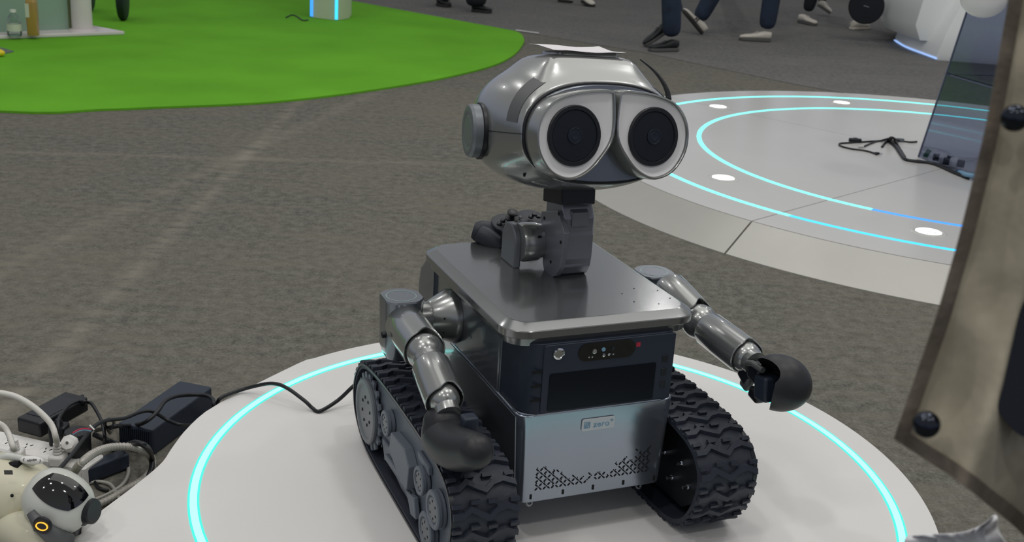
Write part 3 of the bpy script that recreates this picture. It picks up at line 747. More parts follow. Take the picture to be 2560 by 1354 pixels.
#        hy,   half width, top, bottom
HT = [(.020, .1585, .089, .0845), (.035, .163, .102, .092), (.07, .170, .118, .101), (.11, .175, .127, .106), (.15, .175, .130, .106), (.19, .173, .125, .100), (.23, .156, .109, .087), (.26, .128, .087, .070), (.28, .096, .063, .051), (.293, .050, .036, .030), (.297, .015, .010, .009)]
EXP = 2.4
def shellpt(hy, ang, off=0.):
    w_, t_, b_ = interp(HT, hy); c, s_ = math.cos(ang), math.sin(ang)
    ex = 2/EXP
    x = w_*math.copysign(abs(c)**ex, c); z = (t_ if s_ > 0 else b_)*math.copysign(abs(s_)**ex, s_)
    v = Vector((x, hy, z))
    if off:
        e_ = 1e-3; a = shellpt(min(hy+e_, .29), ang)-shellpt(max(hy-e_, .020), ang); b = shellpt(hy, ang+e_)-shellpt(hy, ang-e_)
        n_ = a.cross(b).normalized()
        if n_.dot(v-Vector((0, hy, 0))) < 0: n_ = -n_
        v = v+n_*off
    return v
mb = MB(); rings = []; NS = 72
hys = [.020, .024, .028, .036, .048, .062, .078, .095, .112, .13, .15, .17, .19, .21, .23, .247, .262, .274, .284, .291, .295, .297]
def padbump(v):
    # raised rounded tray on the crown
    if v.z < .05: return v
    fx = abs(v.x)/.098; fy = abs(v.y-.115)/.062
    f = max(fx, fy)
    k = 1-min(1, max(0, (f-.72)/.5)); k = k*k*(3-2*k)
    return Vector((v.x, v.y, v.z+(.136-v.z)*k)) if v.z < .136 else v
for hy in hys: rings.append([padbump(shellpt(hy, 2*math.pi*k/NS)) for k in range(NS)])
mb.loft(rings); head = mb.build('head', M['paint'], rob, angle=60); head.matrix_local = head_local
head['label'] = 'rounded silver head shell with goggle eyes'
sb = head.modifiers.new('sub', 'SUBSURF'); sb.levels = 1; sb.render_levels = 1
def hb(mb_, name, mm, **k): return mb_.build(name, mm, head, **k)
# dark front bulkhead
mb = MB(); mb.loft([[(v.x*.95, .012, v.z*.94) for v in [shellpt(.021, 2*math.pi*k/48) for k in range(48)]], [(v.x*.985, .024, v.z*.98) for v in [shellpt(.022, 2*math.pi*k/48) for k in range(48)]]])
hb(mb, 'bulkhead', M['paint_dark'])
mb = MB(); ringa = [shellpt(.0205, 2*math.pi*k/60) for k in range(60)]
rings = []
for k in range(61):
    pass
mb.tube([Vector((v.x*.985, v.y+.001, v.z*.98)) for v in ringa]+[Vector((ringa[0].x*.985, ringa[0].y+.001, ringa[0].z*.98))], .0035, 8, False); hb(mb, 'front_seam', M['black'], angle=180)
# eyes
OUT = [(.076, .066), (.0775, .0), (.052, -.042), (.024, -.066), (-.008, -.075), (-.044, -.062), (-.068, -.030), (-.0735, .005), (-.064, .036), (-.040, .060), (0, .073), (.042, .078), (.068, .0775)]
def eye(side):
    def tr_(p, s=1., dx=0, dz=0): 
        x, z = p; return (-side*(.080)+(-side)*0+ (x*s if side < 0 else -x*s)*1.0, z*s)
    # side<0: photo-left eye, centre at hx=-.08
    cx_ = side*.080
    pts3 = smooth([(p[0], p[1], 0) for p in OUT], 5, True)
    def ringat(s, y, dz=0): return [(cx_+(-side)*0+(v.x if side < 0 else -v.x)*s, y, v.y*s+dz) for v in pts3]
    def inset(d, y):
        n_ = len(pts3); o_ = []
        for i, v in enumerate(pts3):
            T = (pts3[(i+1) % n_]-pts3[i-1]); N_ = Vector((-T.y, T.x, 0)).normalized()
            if N_.dot(v) > 0: N_ = -N_
            q_ = v+N_*d; o_.append((cx_+(q_.x if side < 0 else -q_.x), y, q_.y))
        return o_
    yo = -.020
    mb_ = MB(); mb_.loft([ringat(1.02, .03), ringat(1.015, .012), ringat(1., yo+.003), inset(.0010, yo), inset(.0035, yo-.0005), inset(.0052, yo+.0015), inset(.0062, yo+.010)], True, True)
    eh = hb(mb_, 'eye_housing', M['paint'], angle=35)
    mb_ = MB(); mb_.loft([ringat(.95, yo+.009), ringat(.965, yo+.0026), ringat(.91, yo+.0048), ringat(.84, yo+.0060)], True, True); hb(mb_, 'eye_face', M['eye_white'], angle=45)
    mb_ = MB(); mb_.lathe([(0, 0), (.0515, 0), (.0515, .006), (.050, .0075), (.044, .0075), (.0425, .004), (0, .004)], (cx_, yo+.0085, .0), (0, -1, 0), 56); hb(mb_, 'lens_bezel', M['matte_black'] if 'matte_black' in M else M['black'], angle=35)
    mb_ = MB(); mb_.lathe([(0, 0), (.0425, 0), (.0425, .0015), (0, .0018)], (cx_, yo+.0043, .0), (0, -1, 0), 48); hb(mb_, 'lens', M['lens'], angle=35)
    mb_ = MB(); mb_.lathe([(.0, .0), (.0140, 0), (.0140, .0016), (.0125, .002), (.0118, .0008), (.0075, .0008), (.007, .0016), (.0, .0012)], (cx_, yo+.0027, .0), (0, -1, 0), 36); hb(mb_, 'pupil_ring', M['lens_in'], angle=35)
eye(-1); eye(1)
# ears
for side in (-1, 1):
    a = shellpt(.166, math.pi if side < 0 else 0)
    ax = Vector((side*math.cos(R(12)), math.sin(R(12)), 0))
    c_ = Vector((a.x-side*.010, a.y, a.z-.003))
    mb = MB(); mb.lathe([(0, 0), (.047, 0), (.0475, .004), (.0475, .020), (.0445, .025), (.040, .0265), (.030, .0255), (.0285, .0248), (.0275, .0255), (0, .0255)], c_, ax, 48); ea = hb(mb, 'ear_disc', M['flat_grey'], angle=28)
    mb = MB(); mb.lathe([(.0480, .0), (.0505, 0), (.0505, .006), (.0480, .007)], c_, ax, 48); hb(mb, 'ear_gasket', M['black'])
# brow strips
for side in (-1, 1):
    mb = MB(); vs = []; n_ = 26
    for i in range(n_+1):
        t = i/n_
        ang = (math.pi-R(7)-R(69)*t) if side < 0 else (R(7)+R(69)*t)
        hyc = .050+.004*t
        row = [shellpt(hyc-.014, ang, .0008), shellpt(hyc, ang, .0012), shellpt(hyc+.014, ang, .0008)]
        low = [shellpt(hyc-.014, ang, -.003), shellpt(hyc+.014, ang, -.003)]
        vs.append([row[0], row[1], row[2], low[1], low[0]])
    mb.loft(vs); hb(mb, 'brow_strip', M['matte_grey'], angle=40)
# half seam between upper and lower shell
for side in (-1, 1):
    mb = MB(); mb.tube([shellpt(hy, math.pi if side < 0 else 0, .0003) for hy in (.02, .04, .06, .08, .10, .125)], .0009, 6); hb(mb, 'shell_seam', M['black'])
mb = MB(); v = shellpt(.060, math.pi+R(42), .0003); mb.sphere(v, .0048, 10, 8, sc=(.5, .6, 1)); hb(mb, 'sensor_hole', M['hole'])
# crown tray and paper
mb = MB(); ot = rrect(-.062, .066, .078, .152, .016, 6); mb.loft([[(x, y, .128) for x, y in ot], [(x, y, .139) for x, y in ot], [(x*.96, (y-.115)*.94+.115, .1425) for x, y in ot]]); hb(mb, 'crown_tray', M['paint'], angle=40)
mb = MB(); n1, n2 = 12, 6; vs = []
for j in range(n2+1):
    for i in range(n1+1):
        x = -.080+.150*i/n1; y = .068+.095*j/n2; z = .1465+.13*(y-.115)+.003*noise.noise(Vector((x*22, y*22, 1)))+ (.001 if i in (0, n1) else 0); vs.append((x, y, z))
fs = [(j*(n1+1)+i, j*(n1+1)+i+1, (j+1)*(n1+1)+i+1, (j+1)*(n1+1)+i) for j in range(n2) for i in range(n1)]
k_ = len(vs); vs2 = [(x, y, z+.0012) for x, y, z in vs]; fs2 = [tuple(i+k_ for i in f) for f in fs]
mb.add(vs+vs2, fs+fs2); ps = hb(mb, 'foam_sheet', M['paper'], angle=60); ps['label'] = 'creased white sheet lying on the crown'
# antenna on the far side
av = [(1672, 250), (1668, 228), (1657, 205), (1640, 182), (1622, 165), (1600, 148)]
ap = [hw.inverted() @ dep(px, py, 2.10) for px, py in av]
ap = smooth(ap, 4); mb = MB(); mb.tube(ap, [max(.0012, .0055-.0042*i/(len(ap)-1)) for i in range(len(ap))], 8); hb(mb, 'antenna', M['black'], angle=180)
# neck block under the head
nbm = head_local @ Matrix.Translation((0, .128, -.097))
mb = MB(); mb.box((0, 0, 0), (.072, .070, .066)); mb.box((0, .0, .025), (.062, .064, .06)); nk = mb.build('neck_block', M['black_satin'], rob, bevel=.003); nk.matrix_local = nbm
print('HEAD local', head_local.translation, 'neckblock', nbm.translation)
for n_, v in dict(eL=eL, wL=wL, sL=sL, sR=sR, eR=eR, wR=wR, cx=cx).items(): print(n_, [round(t, 3) for t in v])

# ================================================================== GAME CONTROLLER on the lid behind the neck
gp = empty('game_controller', RO_ + ux*(-.045) + uy*.405 + Vector((0, 0, .4125)), 0)
tag(gp, 'black game controller lying on the robot lid behind its neck', 'controller')
def gl(P): return Vector(P)-gp.location
def W(px, py, z): return gl(at(px, py, z+.1))            # on a plane z above the platform
DG = 2.34
def D(px, py, d=DG): return gl(dep(px, py, d))
mb = MB()
# body: swept lobes, right handle -> centre -> left handle
pth = [D(1184, 574, 2.30), D(1198, 578, 2.30), D(1225, 583, 2.305), D(1252, 584, 2.31), D(1290, 578, 2.33), D(1350, 566, 2.37)]
mb.tube(smooth(pth, 6), smooth1([.0170, .0225, .0250, .0265, .026, .024], 6), 22)
gbody = mb.build('body', M['pad'], gp, angle=180)
mb = MB(); mb.tube(smooth([D(1200, 584, 2.29), D(1220, 594, 2.285), D(1240, 607, 2.28), D(1255, 622, 2.275)], 5), smooth1([.019, .020, .018, .012], 5), 20)
mb.build('grip', M['pad'], gp, angle=180)
# shoulder end facing the camera
mb = MB(); c_ = D(1270, 608, 2.26); mb.box((0, 0, 0), (.024, .03, .052), Matrix.Translation(c_) @ Matrix.Rotation(YAW, 4, 'Z')); mb.build('trigger', M['black'], gp, bevel=.004)
# face plate disc tilted towards the camera
nrm = (Vector((0, 0, 1))*.93+Vector((.12, -.35, 0))).normalized()
fx_ = Vector((1, .35, 0)).normalized(); fx_ = (fx_-nrm*fx_.dot(nrm)).normalized(); fy_ = nrm.cross(fx_)
c0 = D(1268, 557, 2.295)
fmx = basis(fx_, fy_, nrm, c0)
mb = MB(); mb.lathe([(0, -.012), (.031, -.012), (.033, .0), (.031, .002), (0, .0025)], n=36, sx=1.0, sy=.92)
for i in range(len(mb.v)): mb.v[i] = fmx @ mb.v[i]
mb.build('face_plate', M['pad'], gp, angle=35)
c1 = D(1328, 549, 2.34); fm1 = basis(fx_, fy_, nrm, c1)
mb = MB(); mb.lathe([(0, -.012), (.033, -.012), (.034, .0), (.031, .002), (0, .0025)], n=36)
for i in range(len(mb.v)): mb.v[i] = fm1 @ mb.v[i]
mb.build('face_plate', M['pad'], gp, angle=35)
def knob(px, py, d, prof, name, mm, sub=None):
    c_ = D(px, py, d); mb_ = MB(); mb_.lathe(prof, c_, nrm, 24); return mb_.build(name, M[mm], gp, angle=40)
knob(1279, 546, 2.29, [(0, 0), (.0135, 0), (.0135, .003), (.011, .003), (.008, .005), (.0045, .006), (.0045, .012), (.011, .013), (.0115, .016), (.009, .0175), (0, .0165)], 'thumbstick', 'black')
for px, py in [(1248, 558), (1257, 550), (1266, 563), (1277, 556)]:
    knob(px, py+3, 2.285, [(0, 0), (.0052, 0), (.0052, .0035), (.0040, .0045), (0, .0048)], 'button', 'black_satin')
for px, py in [(1327, 539), (1336, 533), (1346, 538)]:
    knob(px, py+4, 2.33, [(0, 0), (.0055, 0), (.0055, .003), (.004, .004), (0, .004)], 'button', 'black_satin')
knob(1302, 543, 2.31, [(0, 0), (.004, 0), (.004, .0015), (0, .002)], 'button', 'black_satin')

# ================================================================== CABLES NEAR ROBOT
def cable(name, pts, r, mm, label=None, cat='cable', group=None, n=8, parent=None, sub=6):
    mb_ = MB(); P = smooth(pts, sub); mb_.tube(P, r, n); o = mb_.build(name, M[mm], parent, angle=180)
    if label: tag(o, label, cat, group)
    return o
cable('charging_cable', [at(905, 950, .15), at(884, 964, .15), at(845, 1000, .12), at(800, 1027, .1045), at(782, 1020, .106), at(760, 1000, .12), at(715, 968, .135), at(680, 958, .135), at(640, 964, .12), at(600, 975, .108), at(560, 990, .108), at(545, 1003, .095), at(545, 1030, .02), at(560, 1050, .006)], .0042, 'cable', 'black charging cable crossing the glowing ring to the robot')

# ================================================================== LEFT CORNER: POWER STRIP, ADAPTERS, CABLES
def obox(mb_, c, dx, dy, dz, ang):
    return mb_.box((0, 0, 0), (dx, dy, dz), Matrix.Translation(c) @ Matrix.Rotation(ang, 4, 'Z'))
pa, pb = at(-60, 1085, .045), at(236, 1152, .045)
pd = (pb-pa); L_ = pd.length; pang = math.atan2(pd.y, pd.x); pc = (pa+pb)/2
ps_ = empty('power_strip', (pc.x, pc.y, 0), pang); tag(ps_, 'long white power strip on the carpet under the plugs', 'power strip')
mb = MB(); mb.loft([[(x, y, 0) for x, y in rrect(-L_/2, L_/2, -.034, .034, .008)], [(x, y, .041) for x, y in rrect(-L_/2, L_/2, -.034, .034, .008)], [(x, y, .045) for x, y in rrect(-L_/2+.004, L_/2-.004, -.030, .030, .006)]])
mb.build('body', M['white'], ps_, angle=30)
for i in range(6):
    x = -L_/2+.035+i*L_/6.2
    mb = MB(); ring(mb, (x, 0), .0145, .0165, .0445, .0455, n=24)
    mb.build('socket_rim', M['white'], ps_)
    for (dx, dy, a) in ((-.006, .005, .5), (.006, .005, -.5), (0, -.007, 0)):
        mb = MB(); obox(mb, Vector((x+dx, dy, .0452)), .0022, .007, .0006, a); mb.build('socket_slot', M['hole'], ps_)
# adapter on the strip
def brick(name, label, c, dx, dy, dz, ang, mm='black', ribs=False, tilt=0):
    e_ = empty(name, c, ang); e_.rotation_euler = (tilt, 0, ang); tag(e_, label, 'adapter')
    mb_ = MB(); mb_.box((0, 0, dz/2), (dx, dy, dz)); mb_.build('case', M[mm], e_, bevel=.005, seg=3)
    return e_
p1 = at(70, 1098, .047); p2 = at(190, 1030, .047); v = p2-p1
b1 = brick('power_adapter', 'black power adapter resting on the white power strip', (p1+p2)/2+Vector((-.005, .02, 0)), v.length*1.02, .062, .034, math.atan2(v.y, v.x))
mb = MB(); mb.box((0, 0, .0345), (.10, .05, .0015)); mb.build('case_lid', M['black_satin'], b1, bevel=.003)
mb = MB(); mb.lathe([(0, 0), (.005, 0), (.0035, .02), (0, .02)], (v.length*.5, 0, .02), (1, 0, .1), 12); mb.build('cable_boot', M['cable'], b1)
q1 = at(370, 1150, 0); q2 = at(520, 1035, 0); v = q2-q1
b2 = brick('power_brick', 'larger navy black power brick with a ribbed end beside the platform edge', (q1+q2)/2+Vector((-.035, .03, 0)), v.length*1.0, .085, .062, math.atan2(v.y, v.x), 'panel')
for i in range(16):
    mb = MB(); mb.box((-v.length*.5-.001, -.036+i*.0048, .031), (.003, .0026, .052)); mb.build('rib', M['panel'], b2)
# black round plug with white cap
c_ = at(196, 1132, .045)
pl_ = empty('wall_plug', c_); tag(pl_, 'black cylindrical plug with a white cap in the power strip', 'plug')
mb = MB(); mb.lathe([(0, 0), (.024, 0), (.026, .006), (.0265, .044), (.024, .05), (0, .05)], n=26); mb.build('body', M['black'], pl_, angle=30)
mb = MB(); mb.lathe([(0, 0), (.014, 0), (.017, .006), (.018, .020), (.014, .028), (0, .03)], (-.002, -.022, .030), (0, -.8, .6), 8); mb.build('cap', M['white'], pl_, angle=50)
mb = MB(); mb.lathe([(0, 0), (.003, 0), (.003, .001), (0, .001)], (-.002, -.0465, .0475), (0, -.8, .6), 8); mb.build('cap_hole', M['sole'], pl_)
# second small black plug behind
c_ = at(150, 1108, .045); o = empty('wall_plug', c_); tag(o, 'small square black plug between the adapter and the white plug', 'plug')
mb = MB(); mb.box((0, 0, .022), (.034, .034, .044)); mb.build('body', M['black'], o, bevel=.004)
for k in range(3):
    mb = MB(); mb.box((0, 0, .046+k*.004), (.014-.002*k, .014-.002*k, .003)); mb.build('strain_relief', M['black'], o)
# white plugs
def wplug(px, py, zb, label, hgt=.03):
    c__ = at(px, py, zb); e_ = empty('white_plug', c__); tag(e_, label, 'plug')
    mb_ = MB(); mb_.box((0, 0, .012), (.030, .034, .024)); mb_.build('body', M['white'], e_, bevel=.005)
    for k in range(4):
        mb_ = MB(); mb_.lathe([(0, 0), (.0095-.0007*k, 0), (.0095-.0007*k, .0045), (0, .0045)], (0, 0, .025+.0058*k), n=16); mb_.build('strain_relief', M['white'], e_, bevel=.0008)
    return c__
wp = wplug(146, 1160, .045, 'white plug in the near end of the power strip')
cable('white_cable', [wp+Vector((0, 0, .045)), dep(140, 1095, 2.20), dep(128, 1060, 2.2), dep(95, 1025, 2.2), dep(55, 998, 2.2), dep(20, 985, 2.2), dep(-20, 982, 2.2), dep(-60, 1000, 2.2)], .0058, 'cable_white', 'thick white cable arching over the power strip')
wp2 = wplug(40, 1150, .045, 'white plug at the left, behind the dog robot')
cable('white_cable', [wp2+Vector((0, 0, .03)), dep(34, 1120, 2.2), dep(22, 1085, 2.22), dep(5, 1062, 2.23), dep(-30, 1050, 2.24)], .0058, 'cable_white', 'white cable curving out of frame at the left')
# tiny coloured leads and black cables
LC = 'black cable looping over the adapters'
cable('black_cable', [at(205, 1012, .03), dep(215, 1004, 2.42), dep(196, 1003, 2.42), dep(170, 1015, 2.38), dep(150, 1040, 2.34), dep(145, 1062, 2.3), at(150, 1090, .09)], .0038, 'cable', 'black cable arching over the adapter')
cable('black_cable', [at(208, 1010, .07), dep(226, 1006, 2.42), dep(243, 1030, 2.4), dep(255, 1056, 2.36), dep(262, 1090, 2.3), at(262, 1120, .02), at(290, 1128, .004), at(318, 1140, .004), at(300, 1148, .004)], .0036, 'cable', 'black cable dropping from the adapter to the carpet')
cable('black_cable', [dep(148, 1172, 2.02), dep(180, 1135, 2.08), dep(210, 1095, 2.14), dep(240, 1062, 2.2), dep(268, 1050, 2.24), dep(310, 1045, 2.3), dep(350, 1030, 2.36), dep(380, 1028, 2.38), dep(420, 1050, 2.4), dep(450, 1061, 2.38), at(480, 1062, .058)], .0038, 'cable', 'black cable from the dog robot up across to the ribbed brick')
cable('black_cable', [at(240, 1075, .03), dep(290, 1065, 2.28), at(330, 1062, .05), dep(362, 1055, 2.36), dep(392, 1030, 2.38), dep(412, 1003, 2.42), dep(440, 990, 2.46), dep(480, 986, 2.5), dep(515, 988, 2.5), dep(532, 998, 2.48), dep(534, 1015, 2.46), at(530, 1040, .0)], .0044, 'cable', 'thicker black cable looping over the top of the ribbed brick')
cable('black_cable', [at(275, 1072, .01), at(285, 1056, .02), dep(272, 1047, 2.3), dep(262, 1060, 2.28), at(275, 1082, .012)], .0034, 'cable', 'small black cable knot above the round plug')
for k, (mm, lb, dy) in enumerate([('red', 'thin red lead on the round plug', 0), ('badge_ink', 'thin blue lead on the round plug', 3), ('white', 'thin white lead on the round plug', -4)]):
    cable('wire_lead', [dep(182, 1082+dy, 2.13), dep(196, 1074+dy, 2.14), dep(212, 1071+dy, 2.15), dep(228, 1074+dy, 2.16)] if k < 2 else [dep(224, 1062, 2.16), dep(230, 1068, 2.16), dep(236, 1074, 2.16)], .0016, mm, lb, 'wire')
# braided hose loop (beads) + black companion
bp_ = [at(178, 1190, .05), dep(200, 1160, 2.08), dep(235, 1132, 2.13), dep(275, 1118, 2.19), dep(320, 1116, 2.22), dep(355, 1124, 2.22), at(376, 1140, .03), at(383, 1160, .012), at(376, 1178, .010), at(352, 1202, .010), at(316, 1222, .010), at(284, 1242, .010), at(255, 1256, .010), at(225, 1270, .010)]
P = smooth(bp_, 14); mb = MB(); mb.tube(P, [.0068+.0012*math.sin(i*math.pi) for i in range(len(P))], 10)
bh = mb.build('braided_hose', M['braid'], None, angle=180); tag(bh, 'silver braided hose looping on the carpet beside the dog robot', 'hose')
mb = MB(); acc = 0
for i in range(len(P)-1):
    seg = P[i+1]-P[i]; L1 = seg.length; s_ = 0
    while acc+(L1-s_) >= .0075:
        s_ += .0075-acc; acc = 0
        mb.lathe([(.006, -.0024), (.0082, -.001), (.0082, .001), (.006, .0024)], P[i]+seg*(s_/L1), seg, 10)
    acc += L1-s_
br = mb.build('braid_bead', M['braid'], bh, angle=60); br['kind'] = 'stuff'
cable('black_cable', [at(235, 1085, .02), at(300, 1112, .02), dep(340, 1106, 2.2), dep(368, 1118, 2.2), at(378, 1142, .04), at(378, 1175, .02), at(355, 1212, .006), at(300, 1262, .006), at(240, 1300, .006), at(190, 1335, .006)], .006, 'cable', 'thick black cable running alongside the braided hose')
cable('grey_cable', [at(300, 1132, .004), at(318, 1158, .004), at(320, 1185, .004), at(305, 1212, .004), at(270, 1235, .006), at(232, 1250, .006)], .0042, 'braid', 'thin grey cable curving inside the hose loop', 'cable')
cable('grey_cable', [at(215, 1208, .004), at(245, 1203, .004), at(275, 1210, .004), at(292, 1232, .006), at(300, 1250, .012)], .0040, 'braid', 'short grey cable crossing the hose near the dog robot', 'cable')
cable('black_cable', [at(232, 1155, .004), at(235, 1195, .004), at(246, 1218, .004), at(270, 1226, .004)], .0036, 'cable', 'thin dark cable bent inside the hose loop')
mb = MB(); obox(mb, at(255, 1168, .02), .11, .03, .035, R(52)); tag(mb.build('black_box', M['panel'], None, bevel=.004), 'dark blue black box lying between the power strip and the hose', 'box')

# ================================================================== DOG ROBOT
dd = dep(60, 1280, 1.98)
dog = empty('dog_robot', (dd.x, dd.y, 0)); tag(dog, 'cream robot dog with a glossy black visor at the lower left corner', 'robot')
def dl(px, py, d): return dep(px, py, d)-dog.location
mb = MB()
mb.tube(smooth([dl(-160, 1290, 2.02), dl(-60, 1262, 2.02), dl(30, 1248, 2.02), dl(95, 1250, 2.0), dl(125, 1262, 1.99)], 6), smooth1([.085, .090, .082, .055, .030], 6), 28)
mb.build('body', M['cream'], dog, angle=180)
mb = MB(); mb.tube(smooth([dl(20, 1335, 1.95), dl(55, 1330, 1.93), dl(100, 1350, 1.92), dl(130, 1385, 1.92)], 5), smooth1([.030, .036, .036, .03], 5), 22); mb.build('leg', M['cream'], dog, angle=180)
mb = MB(); mb.tube([dl(70, 1360, 1.92), dl(85, 1450, 1.90), dl(80, 1520, 1.88)], [.028, .022, .016], 16); mb.build('leg', M['cream'], dog, angle=180)
mb = MB(); mb.tube([dl(-100, 1340, 2.0), dl(-110, 1450, 1.98), dl(-110, 1520, 1.95)], [.03, .022, .016], 16); mb.build('leg', M['cream'], dog, angle=180)
for (px, py) in ((70, 1326), (92, 1322)):
    mb = MB(); mb.lathe([(0, 0), (.0055, 0), (.005, .002), (0, .0025)], dl(px, py, 1.895), (CAM-dep(px, py, 1.9)).normalized(), 12); mb.build('port', M['hole'], dog)
mb = MB(); mb.sphere(dl(30, 1238, 1.945), .0030, 8, 6); mb.build('screw_hole', M['hole'], dog)
mb = MB(); mb.sphere(dl(21, 1302, 1.945), .0045, 8, 6); mb.build('screw_hole', M['matte_grey'], dog)
# head: ellipsoid helmet
hc = dl(146, 1252, 1.93)
tocam = (CAM-(hc+dog.location)).normalized(); hxv = Vector((1, 0, 0)); hxv = (hxv-tocam*hxv.dot(tocam)).normalized(); hyv = tocam.cross(hxv)
fwd = (hxv*.45-hyv*.35+tocam*.8).normalized()
def hd3(x, y, z): return hc+hxv*x+hyv*y+tocam*z
tilt = basis(*[(hxv*math.cos(a)+hyv*math.sin(a)) for a in (R(-28),)], hyv*math.cos(R(-28))-hxv*math.sin(R(-28)), tocam, hc)
mb = MB(); rings = []; nn, kk = 36, 20
def helm(i, j, s=1.):
    t = math.pi*i/kk; a = 2*math.pi*j/nn
    x, y, z = math.sin(t)*math.cos(a), math.sin(t)*math.sin(a), -math.cos(t)
    ex = .86; f = lambda v: math.copysign(abs(v)**ex, v)
    return Vector((f(x)*.058*s, f(y)*(.052)*s, f(z)*.050*s))
for i in range(1, kk): rings.append([helm(i, j) for j in range(nn)])
for r in rings:
    for k in range(len(r)): r[k] = tilt @ r[k]
mb.loft(rings); hdo = mb.build('head', M['bone'], dog, angle=180)
# visor: portion of the helm surface, proud
mb = MB(); nu, nv = 18, 14; vs = []
for b in range(nv+1):
    for a in range(nu+1):
        u = -1+2*a/nu; v = -1+2*b/nv
        x = -.006+u*.038*(1-.10*v*v)+.006*v; y = .014+v*.027*(1-.30*u*u)
        rr2 = 1-abs(x/.058)**2.3-abs(y/.052)**2.3
        z = .050*max(.02, rr2)**(1/2.3)
        vs.append(tilt @ Vector((x*1.01, y*1.01, z+.0016)))
fs = [(j*(nu+1)+i, j*(nu+1)+i+1, (j+1)*(nu+1)+i+1, (j+1)*(nu+1)+i) for j in range(nv) for i in range(nu)]
mb.add(vs, fs); mb.add([p-tocam*.004 for p in vs], fs); mb.build('visor', M['gloss_black'], hdo, angle=60)
mb = MB(); c_ = hd3(.040, -.012, .012); ax = (hxv*.80+tocam*.60-hyv*.05).normalized()
mb.lathe([(0, -.012), (.026, -.012), (.026, .006), (.022, .009), (.0215, .022), (.019, .024), (0, .024)], c_, ax, 30); mb.build('ear_disc', M['black'], hdo, angle=30)
mb = MB(); mb.tube([hd3(-.040, -.020, .035), hd3(-.022, -.040, .036), hd3(.0, -.056, .030), hd3(.025, -.066, .015)], [.008, .013, .016, .016], 14); mb.build('jaw', M['matte_grey'], hdo, angle=180)
c_ = hd3(-.019, -.041, .052); ax = (tocam*.75-hxv*.35-hyv*.5).normalized()
mb = MB(); mb.lathe([(0, -.004), (.0155, -.004), (.0155, .0), (.013, .002), (.012, .001), (0, .001)], c_, ax, 26); mb.build('lamp_rim', M['black'], hdo)
mb = MB(); mb.lathe([(.0085, .001), (.0105, .001), (.0105, .0026), (.0085, .0026)], c_, ax, 26, sx=.75); mb.build('lamp_ring', M['orange_led'], hdo)
mb = MB(); mb.tube([dl(150, 1338, 2.0), dl(185, 1345, 1.98), dl(170, 1400, 1.95)], [.02, .022, .02], 12); mb.build('chest_block', M['black'], dog, angle=180)
# carry handle with white capsule
mb = MB(); mb.tube(smooth([dl(-20, 1165, 2.0), dl(8, 1142, 2.0), dl(40, 1143, 2.0), dl(85, 1156, 1.99)], 5), .0065, 10); mb.build('carry_handle', M['bone'], dog, angle=180)
c_ = dl(80, 1150, 1.985); mb = MB(); mb.sphere((0, 0, 0), 1, 22, 12, mx=basis(hxv*.020, hyv*.0075, tocam*.006, c_)); hc_ = mb.build('handle_cap', M['white'], dog, angle=180)
mb = MB(); mb.tube([dl(20, 1165, 1.995), dl(50, 1162, 1.99)], .008, 10); mb.build('handle_core', M['hole'], dog)
mb = MB()
for k_ in range(5):
    mb.box((0, 0, 0), (.0022, .0042 if k_ % 2 else .0030, .0006), basis(hxv*.92+hyv*.3, hyv*.92-hxv*.3, tocam, c_+tocam*.0060+hxv*(-.0062+.0031*k_)+hyv*(-.0014+.0007*k_)))
for k_ in (-1, 1): mb.tube([c_+tocam*.0052+hxv*(.0125*k_)+hyv*.003, c_+tocam*.0050+hxv*(.0145*k_), c_+tocam*.0052+hxv*(.0125*k_)-hyv*.003], .0005, 5)
mb.build('cap_mark', M['sole'], dog)
mb = MB()
for k in range(3): obox(mb, dl(14+7*k, 1180, 1.925), .005, .0006, .008, 0)
mb.build('body_mark', M['sole'], dog)

# ================================================================== TOP LEFT BOOTH FURNITURE
bA = at(-140, 104, .012); bB = at(240, 95, .012); bC = at(312, 87, .012); bD = at(228, 62, .0)
bx = (bC-bA); bx.z = 0; bn = bx.normalized(); by = Vector((-bn.y, bn.x, 0))
st = empty('display_counter', bB); tag(st, 'white display counter with a grey green glass front on a flat white foot', 'counter')
rel = lambda P: Vector(P)-st.location
mb = MB(); Q = [bA, bC-bn*.0, bC+by*.95-bn*.25, bA+by*.95]
mb.loft([[rel(p) for p in Q], [rel(p)+Vector((0, 0, .026)) for p in Q]]); mb.build('foot', M['booth_white'], st, bevel=.006)
mb = MB(); Q = [bB-bn*.12+by*-.02, bC+by*0-bn*0, bC+by*.02, bB+by*.05]
g1 = at(-120, 86, .038); g2 = at(172, 73, .038); gdir = (g2-g1).normalized(); gpn = Vector((-gdir.y, gdir.x, 0))
mb = MB(); mb.loft([[rel(g1), rel(g2), rel(g2+gpn*.02), rel(g1+gpn*.02)], [rel(p)+Vector((0, 0, .95)) for p in (g1, g2, g2+gpn*.02, g1+gpn*.02)]]); mb.build('glass_panel', M['booth_glass'], st)
mb = MB(); mb.loft([[rel(p) for p in (g2, g2+gdir*.035, g2+gdir*.035+gpn*.03, g2+gpn*.03)], [rel(p)+Vector((0, 0, .95)) for p in (g2, g2+gdir*.035, g2+gdir*.035+gpn*.03, g2+gpn*.03)]]); mb.build('frame_post', M['alu'], st)
mb = MB(); c_ = rel(at(206, 74, .038)); mb.lathe([(0, 0), (.09, 0), (.088, .006), (.070, .008), (.068, 1.0), (0, 1.0)], c_, (0, 0, 1), 28); mb.build('white_post', M['booth_white'], st, angle=40)
